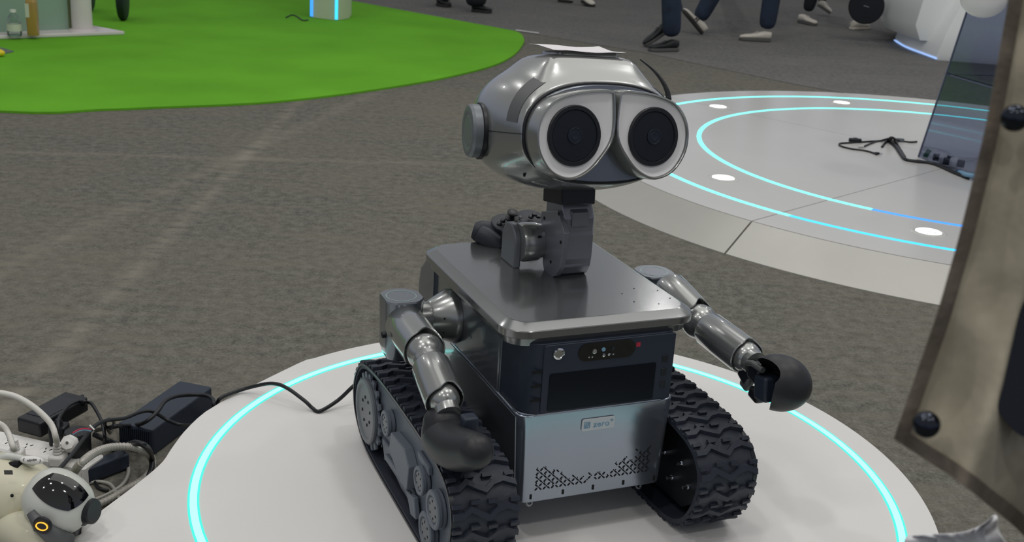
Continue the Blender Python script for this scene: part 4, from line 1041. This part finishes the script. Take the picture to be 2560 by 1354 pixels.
mb = MB(); c_ = g1+gpn*.35; mb.loft([[rel(p)+Vector((0, 0, .08)) for p in (g1+gpn*.5, g2+gpn*.5, g2+gpn*.52, g1+gpn*.52)], [rel(p)+Vector((0, 0, .95)) for p in (g1+gpn*.5, g2+gpn*.5, g2+gpn*.52, g1+gpn*.52)]]); mb.build('rear_panel', M['booth_white'], st)
# bottles
def bottle(px, py, prof, label, body, cap, liquid=None, sq=False, capz=(0, 0), lab=None):
    c__ = at(px, py-4, .038); e_ = empty('drink_bottle', c__); tag(e_, label, 'bottle')
    n_ = 4 if sq else 24
    mb_ = MB(); mb_.lathe(prof, (0, 0, 0), (0, 0, 1), 24) if not sq else mb_.loft([[(x*r, y*r, h) for x, y in rrect(-1, 1, -1, 1, .35, 4)] for r, h in prof])
    mb_.build('body', body, e_, angle=40)
    mb_ = MB(); mb_.lathe([(0, capz[0]), (.019, capz[0]), (.019, capz[1]), (0, capz[1])], n=18); mb_.build('cap', cap, e_)
    if lab: mb_ = MB(); mb_.loft([[(x, y, lab[0]) for x, y in circ(0, 0, lab[2], 20)], [(x, y, lab[1]) for x, y in circ(0, 0, lab[2], 20)]]); mb_.build('label', M['label_paper'], e_)
    return e_
bottle(37, 92, [(0, 0), (.043, 0), (.046, .01), (.046, .06), (.046, .08), (.030, .125), (.016, .145), (.014, .150), (0, .150)], 'small clear water bottle on the counter foot', M['petbottle'], M['white'], capz=(.150, .168), lab=(.03, .075, .0468))
o = bottle(84, 92, [(.030, 0), (.032, .01), (.032, .215), (.030, .228), (.014, .245), (.012, .25)], 'tall square bottle of amber tea with a dark cap', M['tea'], M['tyre'], sq=True, capz=(.25, .275))
mb = MB(); mb.box((-.033, 0, .145), (.001, .05, .12)); mb.box((-.018, -.0328, .165), (.026, .001, .09)); mb.build('label', M['label_paper'], o)
# caster wheels of a cart behind
for (px, py, lab) in ((309, 50, 'dark cart wheel standing on the green carpet'), (224, 28, 'dark cart wheel behind the white post')):
    c_ = at(px, py, .012); wv = empty('cart_wheel', c_); tag(wv, lab, 'wheel')
    mb = MB(); mb.lathe([(0, -.03), (.17, -.03), (.185, -.02), (.187, .02), (.17, .03), (0, .03)], (0, 0, .187), (.98, .2, 0), 30); mb.build('tyre', M['tyre'], wv, angle=40)
    mb = MB(); mb.lathe([(0, -.036), (.09, -.036), (.1, -.03), (0, -.03)], (0, 0, .187), (.98, .2, 0), 24); mb.build('hub', M['alu'], wv)
    mb = MB(); mb.box((.0, .0, .42), (.09, .05, .06)); mb.box((-.05, 0, .30), (.012, .04, .26)); mb.box((.05, 0, .30), (.012, .04, .26)); mb.build('fork', M['tyre'], wv)
# yellow piece and grey plate at the left edge
P1 = at(8, 128, .012); mb = MB(); mb.prism([(p.x-P1.x, p.y-P1.y) for p in (at(-40, 137, .012), at(8, 136, .012), at(35, 130, .012), at(4, 121, .012), at(-40, 121, .012))], 0, .006)
o = mb.build('floor_plate', M['flat_grey']); o.location = P1; tag(o, 'flat grey metal plate on the green carpet at the left edge', 'plate')
P1 = at(-3, 141, .012); mb = MB(); mb.sphere((0, 0, .022), .038, 18, 12, sc=(1, .8, .6)); mb.sphere((-.03, .0, .03), .028, 14, 10, sc=(1, 1, .7)); o = mb.build('yellow_knob', M['yellow'], angle=180); o.location = P1; tag(o, 'small yellow plastic piece cut by the left edge', 'object')

# pillar with blue light strips
c0_ = at(822, 40, .012)
pil = empty('light_pillar', c0_); tag(pil, 'white faceted pillar with two glowing blue edges on the green carpet', 'pillar')
pts = [at(779, 44, .012), at(841, 52, .012), at(872, 47, .012)]
pr_ = [p-c0_ for p in pts]; back = [pr_[2]+Vector((-.02, .28, 0)), pr_[0]+Vector((.02, .30, 0))]
Q = pr_+back
mb = MB(); mb.loft([[p for p in Q], [p+Vector((0, 0, 1.1)) for p in Q]]); mb.build('column', M['pillar'], pil, bevel=.004)
for p in (pr_[0], pr_[1]):
    mb = MB(); mb.loft([[(p.x+x, p.y+y-.004, .012) for x, y in circ(0, 0, .013, 10)], [(p.x+x, p.y+y-.004, 1.1) for x, y in circ(0, 0, .013, 10)]]); mb.build('light_strip', M['led_blue2' if p is pr_[0] else 'led_blue'], pil)
cable('floor_cable', [at(770, 50, .016), at(757, 51, .016), at(740, 40, .016), at(728, 38, .016), at(715, 44, .016)], .006, 'tyre', 'short dark cable on green carpet beside the white pillar')

# ================================================================== VISITORS' LEGS
def leg_skin(name, nodes, edges, rad, mm, parent):
    me = bpy.data.meshes.new(name); me.from_pydata([tuple(v) for v in nodes], edges, []); o_ = bpy.data.objects.new(name, me); COL.objects.link(o_); o_.parent = parent
    me.materials.append(M[mm]); sk = o_.modifiers.new('skin', 'SKIN')
    for i, r_ in enumerate(rad): me.skin_vertices[0].data[i].radius = (r_, r_)
    me.skin_vertices[0].data[0].use_root = True
    s2 = o_.modifiers.new('sub', 'SUBSURF'); s2.levels = 2; s2.render_levels = 2
    for p_ in me.polygons: p_.use_smooth = True
    sk.use_smooth_shade = True
    return o_
def shoe(parent, heel, toe, upm, solem, pitch_axis=None, kind='sneaker', label=None, L_=.29, roll=0):
    """heel, toe: sole points (parent space)"""
    d_ = (toe-heel); d_n = d_.normalized(); sidev = Vector((-d_n.y, d_n.x, 0)).normalized(); up = d_n.cross(sidev)*-1
    if up.z < 0: up = -up
    mx_ = basis(d_n, sidev, up, heel); s_ = d_.length/.29
    secs = [(0.0, .026, .022, .078), (.02, .034, .0, .088), (.06, .037, .0, .092), (.10, .038, .0, .082), (.145, .040, 0, .066), (.19, .047, 0, .060), (.235, .046, 0, .055), (.268, .038, .002, .047), (.288, .022, .004, .036)]
    rings_ = []
    for (x, w_, zb, zt) in secs:
        r_ = []
        for k in range(16):
            a = 2*math.pi*k/16; c__, s__ = math.cos(a), math.sin(a)
            r_.append((x*s_, math.copysign(abs(c__)**.75, c__)*w_, .022+zb*.3+(zt-.022)*(.5+.5*math.copysign(abs(s__)**.8, s__))))
        rings_.append(r_)
    mb_ = MB(); mb_.loft(rings_, mx=mx_); sh_ = mb_.build('shoe', M[upm], parent, angle=70)
    if label: sh_['label'] = label
    mb_ = MB(); so = []
    for (x, w_, zb, zt) in secs: so.append((x, w_+.004))
    o_ = [(x*s_, w_) for x, w_ in so]+[(x*s_, -w_) for x, w_ in reversed(so)]
    mb_.loft([[(x, y, .002) for x, y in o_], [(x, y*1.02, .026) for x, y in o_]], mx=mx_); mb_.build('sole', M[solem], sh_, bevel=.003)
    mb_ = MB()
    for k in range(4): mb_.box((.13*s_+k*.016, 0, .080-k*.0085), (.006, .046, .004), mx_)
    mb_.build('laces', M['white' if upm == 'shoe_white' else 'hole'], sh_)
    return sh_, mx_, s_
def person(label, hip, feet, mm, upm, solem, rad=(.14, .105, .082, .072), loose=1.):
    """hip: world pelvis; feet: list of (ankle, knee, heel, toe, shoe label)"""
    e_ = empty('person', (hip[0], hip[1], 0)); tag(e_, label, 'person'); off = e_.location
    nodes = [Vector(hip)-off+Vector((0, 0, .0)), Vector(hip)-off+Vector((0, 0, .14))]; edges = [(0, 1)]; rr2 = [rad[0], rad[0]*.95]
    out_ = []
    for i, (an, kn, he, to, lb) in enumerate(feet):
        an, kn, he, to = [Vector(q)-off for q in (an, kn, he, to)]
        sd = (kn-nodes[0]); b_ = len(nodes)
        hj = nodes[0].lerp(kn, .18)
        nodes += [hj, kn, an.lerp(kn, .25), an]; rr2 += [rad[1], rad[2]*1.05, rad[2]*loose, rad[3]*loose]
        edges += [(0, b_), (b_, b_+1), (b_+1, b_+2), (b_+2, b_+3)]
        out_.append(shoe(e_, he, to, upm, solem, label=lb))
    leg_skin('trousers', nodes, edges, rr2, mm, e_)
    return e_, out_
def G0(px, py, z=.006): return at(px, py, z)
def up_(P, dx, dy, z): return Vector((P.x+dx, P.y+dy, z))
# c: black shoes, walking left
t1 = G0(1612, 117); h1 = t1+Vector((.235, .06, .165)); a = h1+Vector((-.005, .02, .09))
h2 = G0(1692, 127); t2 = G0(1622, 128)+Vector((0, .0, 0)); t2 = h2+(t2-h2).normalized()*.27
pc_, shs = person('person walking in dark jeans and black trainers, one heel lifted', (h1.x+.02, h1.y+.05, .92), [(a, up_(h1, -.10, .03, .52), h1, t1, 'black trainer with a grey sole, heel up'), (h2+Vector((-.05, .0, .10)), up_(h2, -.10, .0, .50), h2, t2, 'black trainer flat on the carpet')], 'denim', 'shoe_black', 'sole')
# d: white trainer with black bars
hE = G0(1752, 86); tO = hE+Vector((-.20, -.03, .20)); an = hE+Vector((-.035, .015, .12))
h4 = G0(1800, -20); pd_, shs = person('person walking in blue jeans, white trainer with black H bars striking heel first', (hE.x+.35, hE.y+.15, .92), [(an, up_(hE, .14, .06, .50), hE, tO, 'white trainer with black bars, toe raised'), (h4+Vector((.02, .1, .10)), up_(h4, .02, .1, .5), h4+Vector((.05, .1, 0)), h4+Vector((-.22, .05, 0)), None)], 'denim', 'shoe_white', 'sole_dark')
sh_, mx_, s_ = shs[0]
mb = MB()
for yy in (.0405, -.0405):
    for x in (.13, .155): mb.box((x, yy, .052), (.008, .006, .052), mx_)
    mb.box((.1425, yy, .052), (.024, .005, .008), mx_)
mb.build('black_bars', M['shoe_black'], sh_)
# e
t5 = G0(1848, 100); h5 = G0(1920, 104); h5 = t5+(h5-t5).normalized()*.28
person('person in blue jeans stepping on a single white trainer with a black heel tab', (h5.x+.0, h5.y+.0, .92), [(h5+Vector((-.045, 0, .10)), up_(h5, -.03, .02, .5), h5, t5, 'white trainer with grey sole'), (h5+Vector((.10, 1.0, .78)), up_(h5, .06, .35, .70), h5+Vector((.12, 1.12, .80)), h5+Vector((.08, 1.05, .54)), None)], 'denim', 'shoe_white', 'sole')
# f
h6 = G0(1998, 56); t6 = G0(2054, 68); t6 = h6+(t6-h6).normalized()*.27
person('person in black trousers with cream white trainers walking right', (h6.x+.15, h6.y+.12, .92), [(h6+Vector((.07, .0, .11)), up_(h6, .14, .05, .52), h6, t6, 'cream white trainer'), (G0(2055, 40)+Vector((0, .1, .14)), up_(G0(2055, 40), .0, .1, .55), G0(2055, 40)+Vector((-.05, .1, .10)), G0(2055, 40)+Vector((.1, .05, -.10+.12)), 'cream white trainer behind')], 'blackcloth', 'shoe_white', 'sole', loose=.85)
# g with bag
h7 = G0(2128, 74); t7 = G0(2210, 70); t7 = h7+(t7-h7).normalized()*.30
person('person in black trousers and white shoes beside a round black bag', (h7.x+.04, h7.y+.12, .92), [(h7+Vector((.04, .02, .10)), up_(h7, .05, .05, .5), h7, t7, 'white shoe'), (h7+Vector((-.1, .8, .50)), up_(h7, .1, .35, .60), h7+Vector((-.18, .85, .52)), h7+Vector((-.10, .8, .30)), None)], 'blackcloth', 'shoe_white', 'shoe_white', loose=.7, rad=(.12, .08, .05, .045))
bgP = dep(2166, 16, 10.5); rb = empty('round_bag', bgP); tag(rb, 'round black bag with a small pale logo hanging by the white shoe', 'bag')
vv = (CAM-bgP).normalized()
mb = MB(); mb.lathe([(0, -.04), (.14, -.04), (.158, -.025), (.16, .02), (.15, .035), (0, .045)], (0, 0, 0), vv, 40); mb.build('case', M['blackcloth'], rb, angle=50)
mb = MB(); mb.lathe([(.150, .018), (.1605, .018), (.1605, .026), (.150, .026)], (0, 0, 0), vv, 40); mb.build('zip', M['shoe_black'], rb)
xx_ = Vector((1, 0, 0)); xx_ = (xx_-vv*xx_.dot(vv)).normalized(); yy_ = vv.cross(xx_)
mb = MB(); mb.box((0, 0, 0), (.05, .008, .002), basis(xx_*.98-yy_*.2, yy_*.98+xx_*.2, vv, xx_*.0+vv*.0445)); mb.build('logo', M['flat_grey'], rb)
mb = MB(); mb.tube([yy_*.15+xx_*-.05, yy_*.4+xx_*-.04, yy_*.75+xx_*-.02], .008, 8); mb.build('strap', M['blackcloth'], rb)
# a: wide black trousers
hA = G0(1100, 14); hB = G0(1190, 30)
person('person in wide black trousers walking past the green carpet', ((hA.x+hB.x)/2, hA.y, .92), [(hA+Vector((.03, 0, .04)), up_(hA, .05, 0, .5), hA+Vector((-.02, 0, 0)), hA+Vector((.10, -.12, 0)), None), (hB+Vector((0, 0, .04)), up_(hB, -.03, .05, .5), hB+Vector((-.04, .03, 0)), hB+Vector((.15, -.02, 0)), None)], 'blackcloth', 'shoe_black', 'sole_dark', rad=(.15, .11, .11, .11), loose=1.0)
# b
hA = G0(1395, 4); hB = G0(1470, 14)
person('person far off at the top edge, only pale and dark shoe tips showing', (hA.x+.2, hA.y+.3, .92), [(hA+Vector((.02, .05, .15)), up_(hA, .1, .2, .55), hA, hA+Vector((.16, -.03, .0)), 'pale blurred shoe'), (hB+Vector((-.03, .05, .15)), up_(hB, .0, .1, .55), hB+Vector((-.05, .1, .02)), hB+Vector((.04, -.12, 0)), 'dark shoe with a pale toe')], 'blackcloth', 'shoe_white', 'sole_dark', loose=.8)
# small things on the aisle carpet edge
mb = MB(); P1 = at(1318, 80, .006); mb.box((0, 0, .004), (.22, .02, .006), Matrix.Rotation(R(-28), 4, 'Z')); o = mb.build('tape_strip', M['paper']); o.location = P1; tag(o, 'thin pale strip of tape at the joint by the tip of the green carpet', 'tape')

# ================================================================== WHITE DESK, TOP RIGHT
q = [at(2236, 106, 0), at(2262, 122, 0), at(2300, 137, 0), at(2340, 152, 0)]
dk = empty('reception_desk', q[1]); tag(dk, 'white moulded reception desk base with a sloping side, top right', 'desk')
r0 = [p-dk.location for p in q]; back = [r0[-1]+Vector((1.1, -.1, 0)), r0[-1]+Vector((1.2, .9, 0)), r0[0]+Vector((.6, 1.0, 0))]
lo_ = [Vector(p) for p in smooth(r0, 3)]+back
cent = sum(lo_, Vector())/len(lo_)
mb = MB(); mb.loft([[cent+(p-cent)*s_+Vector((dx, dy, z)) for p in lo_] for s_, z, dx, dy in ((.97, 0, 0, 0), (1., .05, 0, 0), (.99, .25, .05, 0), (.95, .6, .20, .05), (.92, 1.0, .36, .1))]); mb.build('base', M['desk'], dk, angle=40)
mb = MB(); lo2 = [(p-cent)*1.0+cent+Vector((-.10, .12, 0)) for p in lo_]
mb.loft([[cent+(p-cent)*s_+Vector((dx-.08, .25, z)) for p in lo_] for s_, z, dx in ((.93, .13, 0), (.99, .26, -.06), (1.0, .55, -.02), (.96, 1.0, .1))]); mb.build('rear_shell', M['desk'], dk, angle=40)
mb = MB(); P1 = [p*1.0 for p in smooth(r0, 4)]; mb.tube([cent+(p-cent)*1.01+Vector((0, 0, .02)) for p in P1], .006, 8); mb.build('light_strip', M['desk_glow'], dk)  # added emissive tube, stands in for the soft blue glow low on the desk
mb = MB(); o = None
c_ = at(2140, 2, 0); mb.box((0, 0, .1), (3.0, .5, .2)); o = mb.build('stage_step', M['booth_white'], None, bevel=.01); o.location = (c_.x+.9, c_.y+.55, 0); tag(o, 'pale low step at the far top right', 'step')

# ================================================================== ACRYLIC PEDESTAL ON THE FAR PLATFORM
A_ = at(2296, 392, .1); B_ = at(2440, 452, .1)
ap_ = empty('acrylic_pedestal', A_); tag(ap_, 'tall clear acrylic display pedestal on the pale grey platform', 'pedestal')
fx = (B_-A_); fx.z = 0; Lp = fx.length; fx.normalize(); bk = Vector((-fx.y, fx.x, 0))
wd_ = Lp*1.9; dpth = .46
def acol(z, ins, dxl):  # outline at height z
    return [Vector((0, 0, 0))+fx*(ins+dxl)+bk*ins, fx*(wd_-ins)+bk*ins, fx*(wd_-ins)+bk*(dpth-ins), fx*(ins+dxl)+bk*(dpth-ins)]
def lev(z): t = z/1.2; return [(p.x, p.y, z) for p in acol(z, .0+.05*t*1.0, .16*t)]
zs = [(.001, .40), (.41, 1.25)]
for k, (z0, z1) in enumerate(zs):
    a_, b_ = lev(z0), lev(z1)
    for i in range(4):
        j = (i+1) % 4; pA, pB, pC, pD = [Vector(v) for v in (a_[i], a_[j], b_[j], b_[i])]
        n_ = (pB-pA).cross(pD-pA).normalized()*.004
        mb = MB(); mb.loft([[pA, pB, pC, pD], [pA+n_, pB+n_, pC+n_, pD+n_]]); mb.build('acrylic_panel', M['acrylic'], ap_, flat=True)
zc = [Vector(v) for v in lev(.405)]; mb = MB(); mb.tube(zc+[zc[0]], .006, 8); mb.build('joint_rim', M['acrylic'], ap_)
M['edge'] = mat('polished acrylic edge', (150, 152, 170), .1, trans=.4)
for i in range(4):
    mb = MB(); mb.tube([Vector(lev(z)[i]) for z in (.002, .4, .8, 1.25)], .005, 8); mb.build('corner_edge', M['edge'], ap_)
# white rounded device held inside at the top
mb = MB(); c_ = dep(2462, -10, 4.55)-A_; mb.sphere((0, 0, 0), 1, 24, 16, mx=basis(Vector((.095, 0, 0)), Vector((0, .09, 0)), Vector((0, 0, .085)), c_)); o = mb.build('white_device', M['white'], ap_, angle=180)
mb = MB(); mb.lathe([(0, 0), (.10, 0), (.105, .02), (.10, .04), (0, .04)], c_+Vector((0, .0, .02)), (0, 0, 1), 28); mb.build('device_band', M['hole'], ap_)
# cables at its foot
def cz(px, py, z=.104): return at(px, py, z)
cable('usb_cable', [cz(2192, 386), cz(2180, 381), cz(2160, 376), cz(2130, 372), cz(2105, 366), cz(2098, 361), cz(2102, 358), cz(2118, 357), cz(2150, 355), cz(2195, 352), cz(2225, 350), cz(2240, 358), cz(2258, 385), cz(2262, 398), cz(2300, 402), cz(2330, 410)], .0045, 'cable', 'thin black usb cable with an inline switch on the pale grey platform')
s0 = cz(2137, 356, .1); o = empty('cable_switch', s0); tag(o, 'black inline switch on the thin usb cable', 'switch')
mb = MB(); obox(mb, Vector((0, 0, .011)), .062, .022, .020, R(-4)); mb.build('body', M['black'], o, bevel=.006); mb = MB(); obox(mb, Vector((0, 0, .022)), .02, .010, .003, R(-4)); mb.build('rocker', M['black_satin'], o)
s0 = cz(2192, 386, .1); o = empty('usb_plug', s0); tag(o, 'small black usb plug with metal tip at the cable end', 'plug')
mb = MB(); obox(mb, Vector((0, 0, .006)), .022, .014, .010, R(5)); mb.build('body', M['black'], o, bevel=.002); mb = MB(); obox(mb, Vector((.017, 0, .006)), .014, .010, .005, R(5)); mb.build('metal_tip', M['chrome'], o)
cable('usb_cable', [cz(2160, 366), cz(2178, 358), cz(2200, 352), cz(2230, 345, .13), cz(2250, 352), cz(2275, 355), cz(2292, 354)], .0045, 'cable', 'short black cable crossing the knot beside the pedestal')
o = empty('cable_connector', cz(2152, 370, .1)); tag(o, 'white cable connector lying beside the black switch', 'connector'); mb = MB(); obox(mb, Vector((0, 0, .007)), .030, .012, .010, R(20)); mb.build('body', M['bone'], o, bevel=.003)
o = empty('cable_connector', cz(2250, 354, .1)); tag(o, 'grey cable connector in front of the pedestal corner', 'connector'); mb = MB(); obox(mb, Vector((0, 0, .009)), .036, .020, .016, R(-5)); mb.build('body', M['flat_grey'], o, bevel=.003)
cable('cable_bundle', [cz(2228, 345, .135), cz(2222, 352), cz(2240, 368), cz(2252, 385), cz(2264, 399), cz(2290, 404), cz(2325, 408), cz(2350, 416), cz(2385, 432), cz(2420, 446)], .0095, 'cable', 'thick black cable bundle running into the pedestal')
cable('cable_bundle', [cz(2205, 367), cz(2218, 352), cz(2232, 344, .13), cz(2244, 362), cz(2262, 392)], .006, 'cable', 'looped black cable knot on the pale grey platform')
for k, (px, py) in enumerate(((2356, 410), (2382, 420))):
    o = empty('white_connector', cz(px, py, .1)); tag(o, ['white banded connector further left on the bundle in the pedestal', 'white labelled connector nearer the jacket in the pedestal'][k], 'connector')
    mb = MB(); mb.lathe([(0, -.016), (.022, -.016), (.024, -.01), (.024, .01), (.022, .016), (0, .016)], (0, 0, .026), (.85, -.5, 0), 18); mb.build('body', M['white'], o)
    mb = MB(); mb.lathe([(0, -.045), (.017, -.045), (.017, .045), (0, .045)], (0, 0, .026), (.85, -.5, 0), 14); mb.build('core', M['panel'], o)
cable('blue_cable', [cz(2395, 428), cz(2415, 436, .12), cz(2435, 440, .12), cz(2450, 446)], .010, 'badge_ink', 'pale blue cable end beside the white connectors', 'cable')
c_ = cz(2312, 392, .1); o = empty('green_terminal', c_); tag(o, 'small green wire terminal at the pedestal corner', 'terminal')
mb = MB(); mb.box((0, 0, .02), (.02, .014, .04), Matrix.Rotation(R(25), 4, 'Y')); m_ = mat('green plastic', (40, 110, 88), .5); mb.build('body', m_, o, bevel=.002)

# ================================================================== PERSON IN BROWN JACKET (foreground right)
pj = empty('person', (.62, .55, 0)); tag(pj, 'person in a brown jacket with dark snaps standing close at the right edge', 'person')
off = pj.location
edge = [(2540, -160), (2520, 0), (2503, 100), (2480, 230), (2458, 340), (2432, 450), (2400, 580), (2372, 680), (2340, 790), (2300, 905), (2262, 1015), (2234, 1096)]
hem = [(2234, 1096), (2300, 1140), (2370, 1185), (2425, 1225), (2470, 1262), (2530, 1310), (2600, 1372), (2750, 1460)]
# front panel grid: s along the hem direction, t down the placket
T_ = 60; S_ = 40
E_ = smooth([(x, y, 0) for x, y in edge], 6); Hm = smooth([(x, y, 0) for x, y in hem], 6)
def samp(P, t): 
    f_ = t*(len(P)-1); i = min(int(f_), len(P)-2); return P[i].lerp(P[i+1], f_-i)
def jp(s, t, push=0.):
    e_ = samp(E_, t); h_ = samp(Hm, s); base_ = Vector((e_.x, e_.y))+(Vector((h_.x, h_.y))-Vector((2234, 1096)))*(.55+.45*t)+Vector((s*260*(1-t), -s*0*(1-t)))
    d_ = .70 + .10*s*s - .02*math.sin(s*3.0) + .010*math.sin(t*9+s*5)*s + .006*noise.noise(Vector((s*5, t*9, 0))) + .019*math.sin(s*9.5+.5)*math.exp(-((s-.3)/.3)**2)
    return dep(base_.x, base_.y, d_+push)-off
mb = MB(); vs = [jp(i/S_, j/T_) for j in range(T_+1) for i in range(S_+1)]; vs2 = [jp(i/S_, j/T_, .005) for j in range(T_+1) for i in range(S_+1)]
fs = [(j*(S_+1)+i, j*(S_+1)+i+1, (j+1)*(S_+1)+i+1, (j+1)*(S_+1)+i) for j in range(T_) for i in range(S_)]
k_ = len(vs); mb.add(vs+vs2, fs+[tuple(a+k_ for a in f) for f in fs])
rim = [j*(S_+1) for j in range(T_+1)]+[T_*(S_+1)+i for i in range(1, S_+1)]
mb.f += [(rim[i], rim[i+1], rim[i+1]+k_, rim[i]+k_) for i in range(len(rim)-1)]; mb.mi += [0]*(len(rim)-1)
mb.build('jacket', M['jacket'], pj, angle=180)
# placket band and hem band (raised, darker, stitched)
def band(pts_s, pts_t, name, mm, lift=-.003, th=.003):
    mb_ = MB(); r1 = []; 
    n_ = len(pts_s[0])
    vsA = [jp(pts_s[0][i], pts_t[0][i], lift) for i in range(n_)]; vsB = [jp(pts_s[1][i], pts_t[1][i], lift) for i in range(n_)]
    vsC = [jp(pts_s[1][i], pts_t[1][i], lift+th+.002) for i in range(n_)]; vsD = [jp(pts_s[0][i], pts_t[0][i], lift+th+.002) for i in range(n_)]
    mb_.loft([[vsA[i], vsB[i], vsC[i], vsD[i]] for i in range(n_)]); return mb_.build(name, M[mm], pj, angle=60)
n_ = 50; tt = [i/n_ for i in range(n_+1)]
band([[0.001]*(n_+1), [.075]*(n_+1)], [tt, tt], 'placket', 'jacket_edge')
ss = [i/n_ for i in range(n_+1)]
band([ss, ss], [[1-.001]*(n_+1), [.955]*(n_+1)], 'hem_band', 'jacket_edge', -.0035)
for (px, py) in ((2537, 295), (2316, 1060)):
    P1 = dep(px, py, .685)-off; nv_ = (CAM-dep(px, py, .68)).normalized()
    mb = MB(); mb.lathe([(0, -.003), (.0078, -.003), (.0082, -.001), (.0078, .001), (.0070, .0018), (.0055, .0036), (.003, .0046), (0, .005)], P1, nv_, 30); mb.build('snap_button', M['snap'], pj, angle=50)
# stitched seam curve and navy pocket behind it
seam = [(2580, 640), (2548, 760), (2520, 880), (2488, 985), (2462, 1060), (2450, 1120), (2425, 1205)]
mb = MB(); P = smooth([dep(x, y, .690)-off for x, y in seam], 10)
for i in range(0, len(P)-1):
    mb.tube([P[i], P[i].lerp(P[i+1], .6)], .0010, 5)
mb.build('stitching', M['jacket'], pj)['kind'] = 'stuff'
mb = MB(); P = smooth([dep(x+4, y, .694)-off for x, y in seam], 6); mb.tube(P, .0035, 8); mb.build('seam_fold', M['jacket'], pj, angle=180)
nv = [(2600, 700), (2556, 760), (2530, 860), (2508, 960), (2496, 1020), (2520, 1060), (2556, 1090), (2620, 1110)]
P = smooth([(x, y, 0) for x, y in nv], 5); mb = MB(); ra = [dep(v.x, v.y, .682)-off for v in P]; rb_ = [dep(v.x, v.y, .705)-off for v in P]
mb.loft([ra, rb_]); mb.build('navy_pocket', M['navy'], pj, angle=50)
# torso, trousers and the rest of the person outside the frame
leg_skin('shirt', [Vector((.62, .62, .95))-off, Vector((.62, .62, 1.2))-off, Vector((.62, .62, 1.42))-off, Vector((.62, .62, 1.54))-off], [(0, 1), (1, 2), (2, 3)], [.17, .17, .18, .07], 'navy', pj)
leg_skin('trousers', [Vector((.66, .60, .95))-off, Vector((.58, .60, .82))-off, Vector((.57, .58, .48))-off, Vector((.57, .60, .10))-off, Vector((.76, .60, .82))-off, Vector((.78, .58, .48))-off, Vector((.78, .60, .10))-off], [(0, 1), (1, 2), (2, 3), (0, 4), (4, 5), (5, 6)], [.16, .10, .07, .06, .10, .07, .06], 'navy', pj)
shoe(pj, Vector((.57, .68, 0))-off, Vector((.55, .40, 0))-off, 'shoe_black', 'sole_dark'); shoe(pj, Vector((.78, .68, 0))-off, Vector((.80, .40, 0))-off, 'shoe_black', 'sole_dark')
mb = MB(); mb.sphere((.62-off.x, .62-off.y, 1.68), .10, 20, 14, sc=(.8, .95, 1.2)); mb.build('head', mat('skin', (196, 150, 124), .5), pj, angle=180)
# pale cloth bag hanging below the hem
bp2 = [(2262, 1345), (2300, 1336), (2350, 1333), (2400, 1330), (2440, 1318), (2468, 1300), (2486, 1286), (2496, 1295), (2500, 1330), (2540, 1400), (2500, 1470), (2350, 1470), (2270, 1400)]
P = smooth([(x, y, 0) for x, y in bp2], 4, True); mb = MB(); cx0 = sum((v for v in P), Vector())/len(P)
rg = []
for s_, d_ in ((.6, .005), (.93, -.0), (1, .014), (.96, .03), (.7, .045)):
    rg.append([dep(cx0.x+(v.x-cx0.x)*s_, cx0.y+(v.y-cx0.y)*s_, .80+d_+.004*math.sin(i*1.3)) for i, v in enumerate(P)])
mb.loft(rg); o = mb.build('cloth_bag', M['bagcloth'], None, angle=180); tag(o, 'pale grey cloth bag hanging below the brown jacket hem', 'bag')

for o_ in [o_ for o_ in scene.objects if o_.parent is None and 'label' in o_]:
    for k_, g_ in (('black_cable', 'black cables around the adapters'), ('cart_wheel', 'cart wheels on the green carpet'), ('white_connector', 'white connectors in the pedestal'), ('cable_connector', 'connectors on the pale grey platform'), ('white_plug', 'white plugs in the power strip'), ('white_cable', 'white cables at the left edge'), ('wall_plug', 'black plugs in the power strip'), ('grey_cable', 'grey cables by the hose'), ('wire_lead', 'thin leads on the round plug'), ('drink_bottle', 'bottles on the counter foot'), ('display_platform', 'round display platforms'), ('usb_cable', 'thin cables on the pale grey platform'), ('cable_bundle', 'cable bundles at the pedestal')):
        if o_.name.split('.')[0] == k_: o_['group'] = g_
    if o_.name.split('.')[0] == 'person' and 'jacket' not in o_['label']: o_['group'] = 'visitors walking on the aisle carpet'
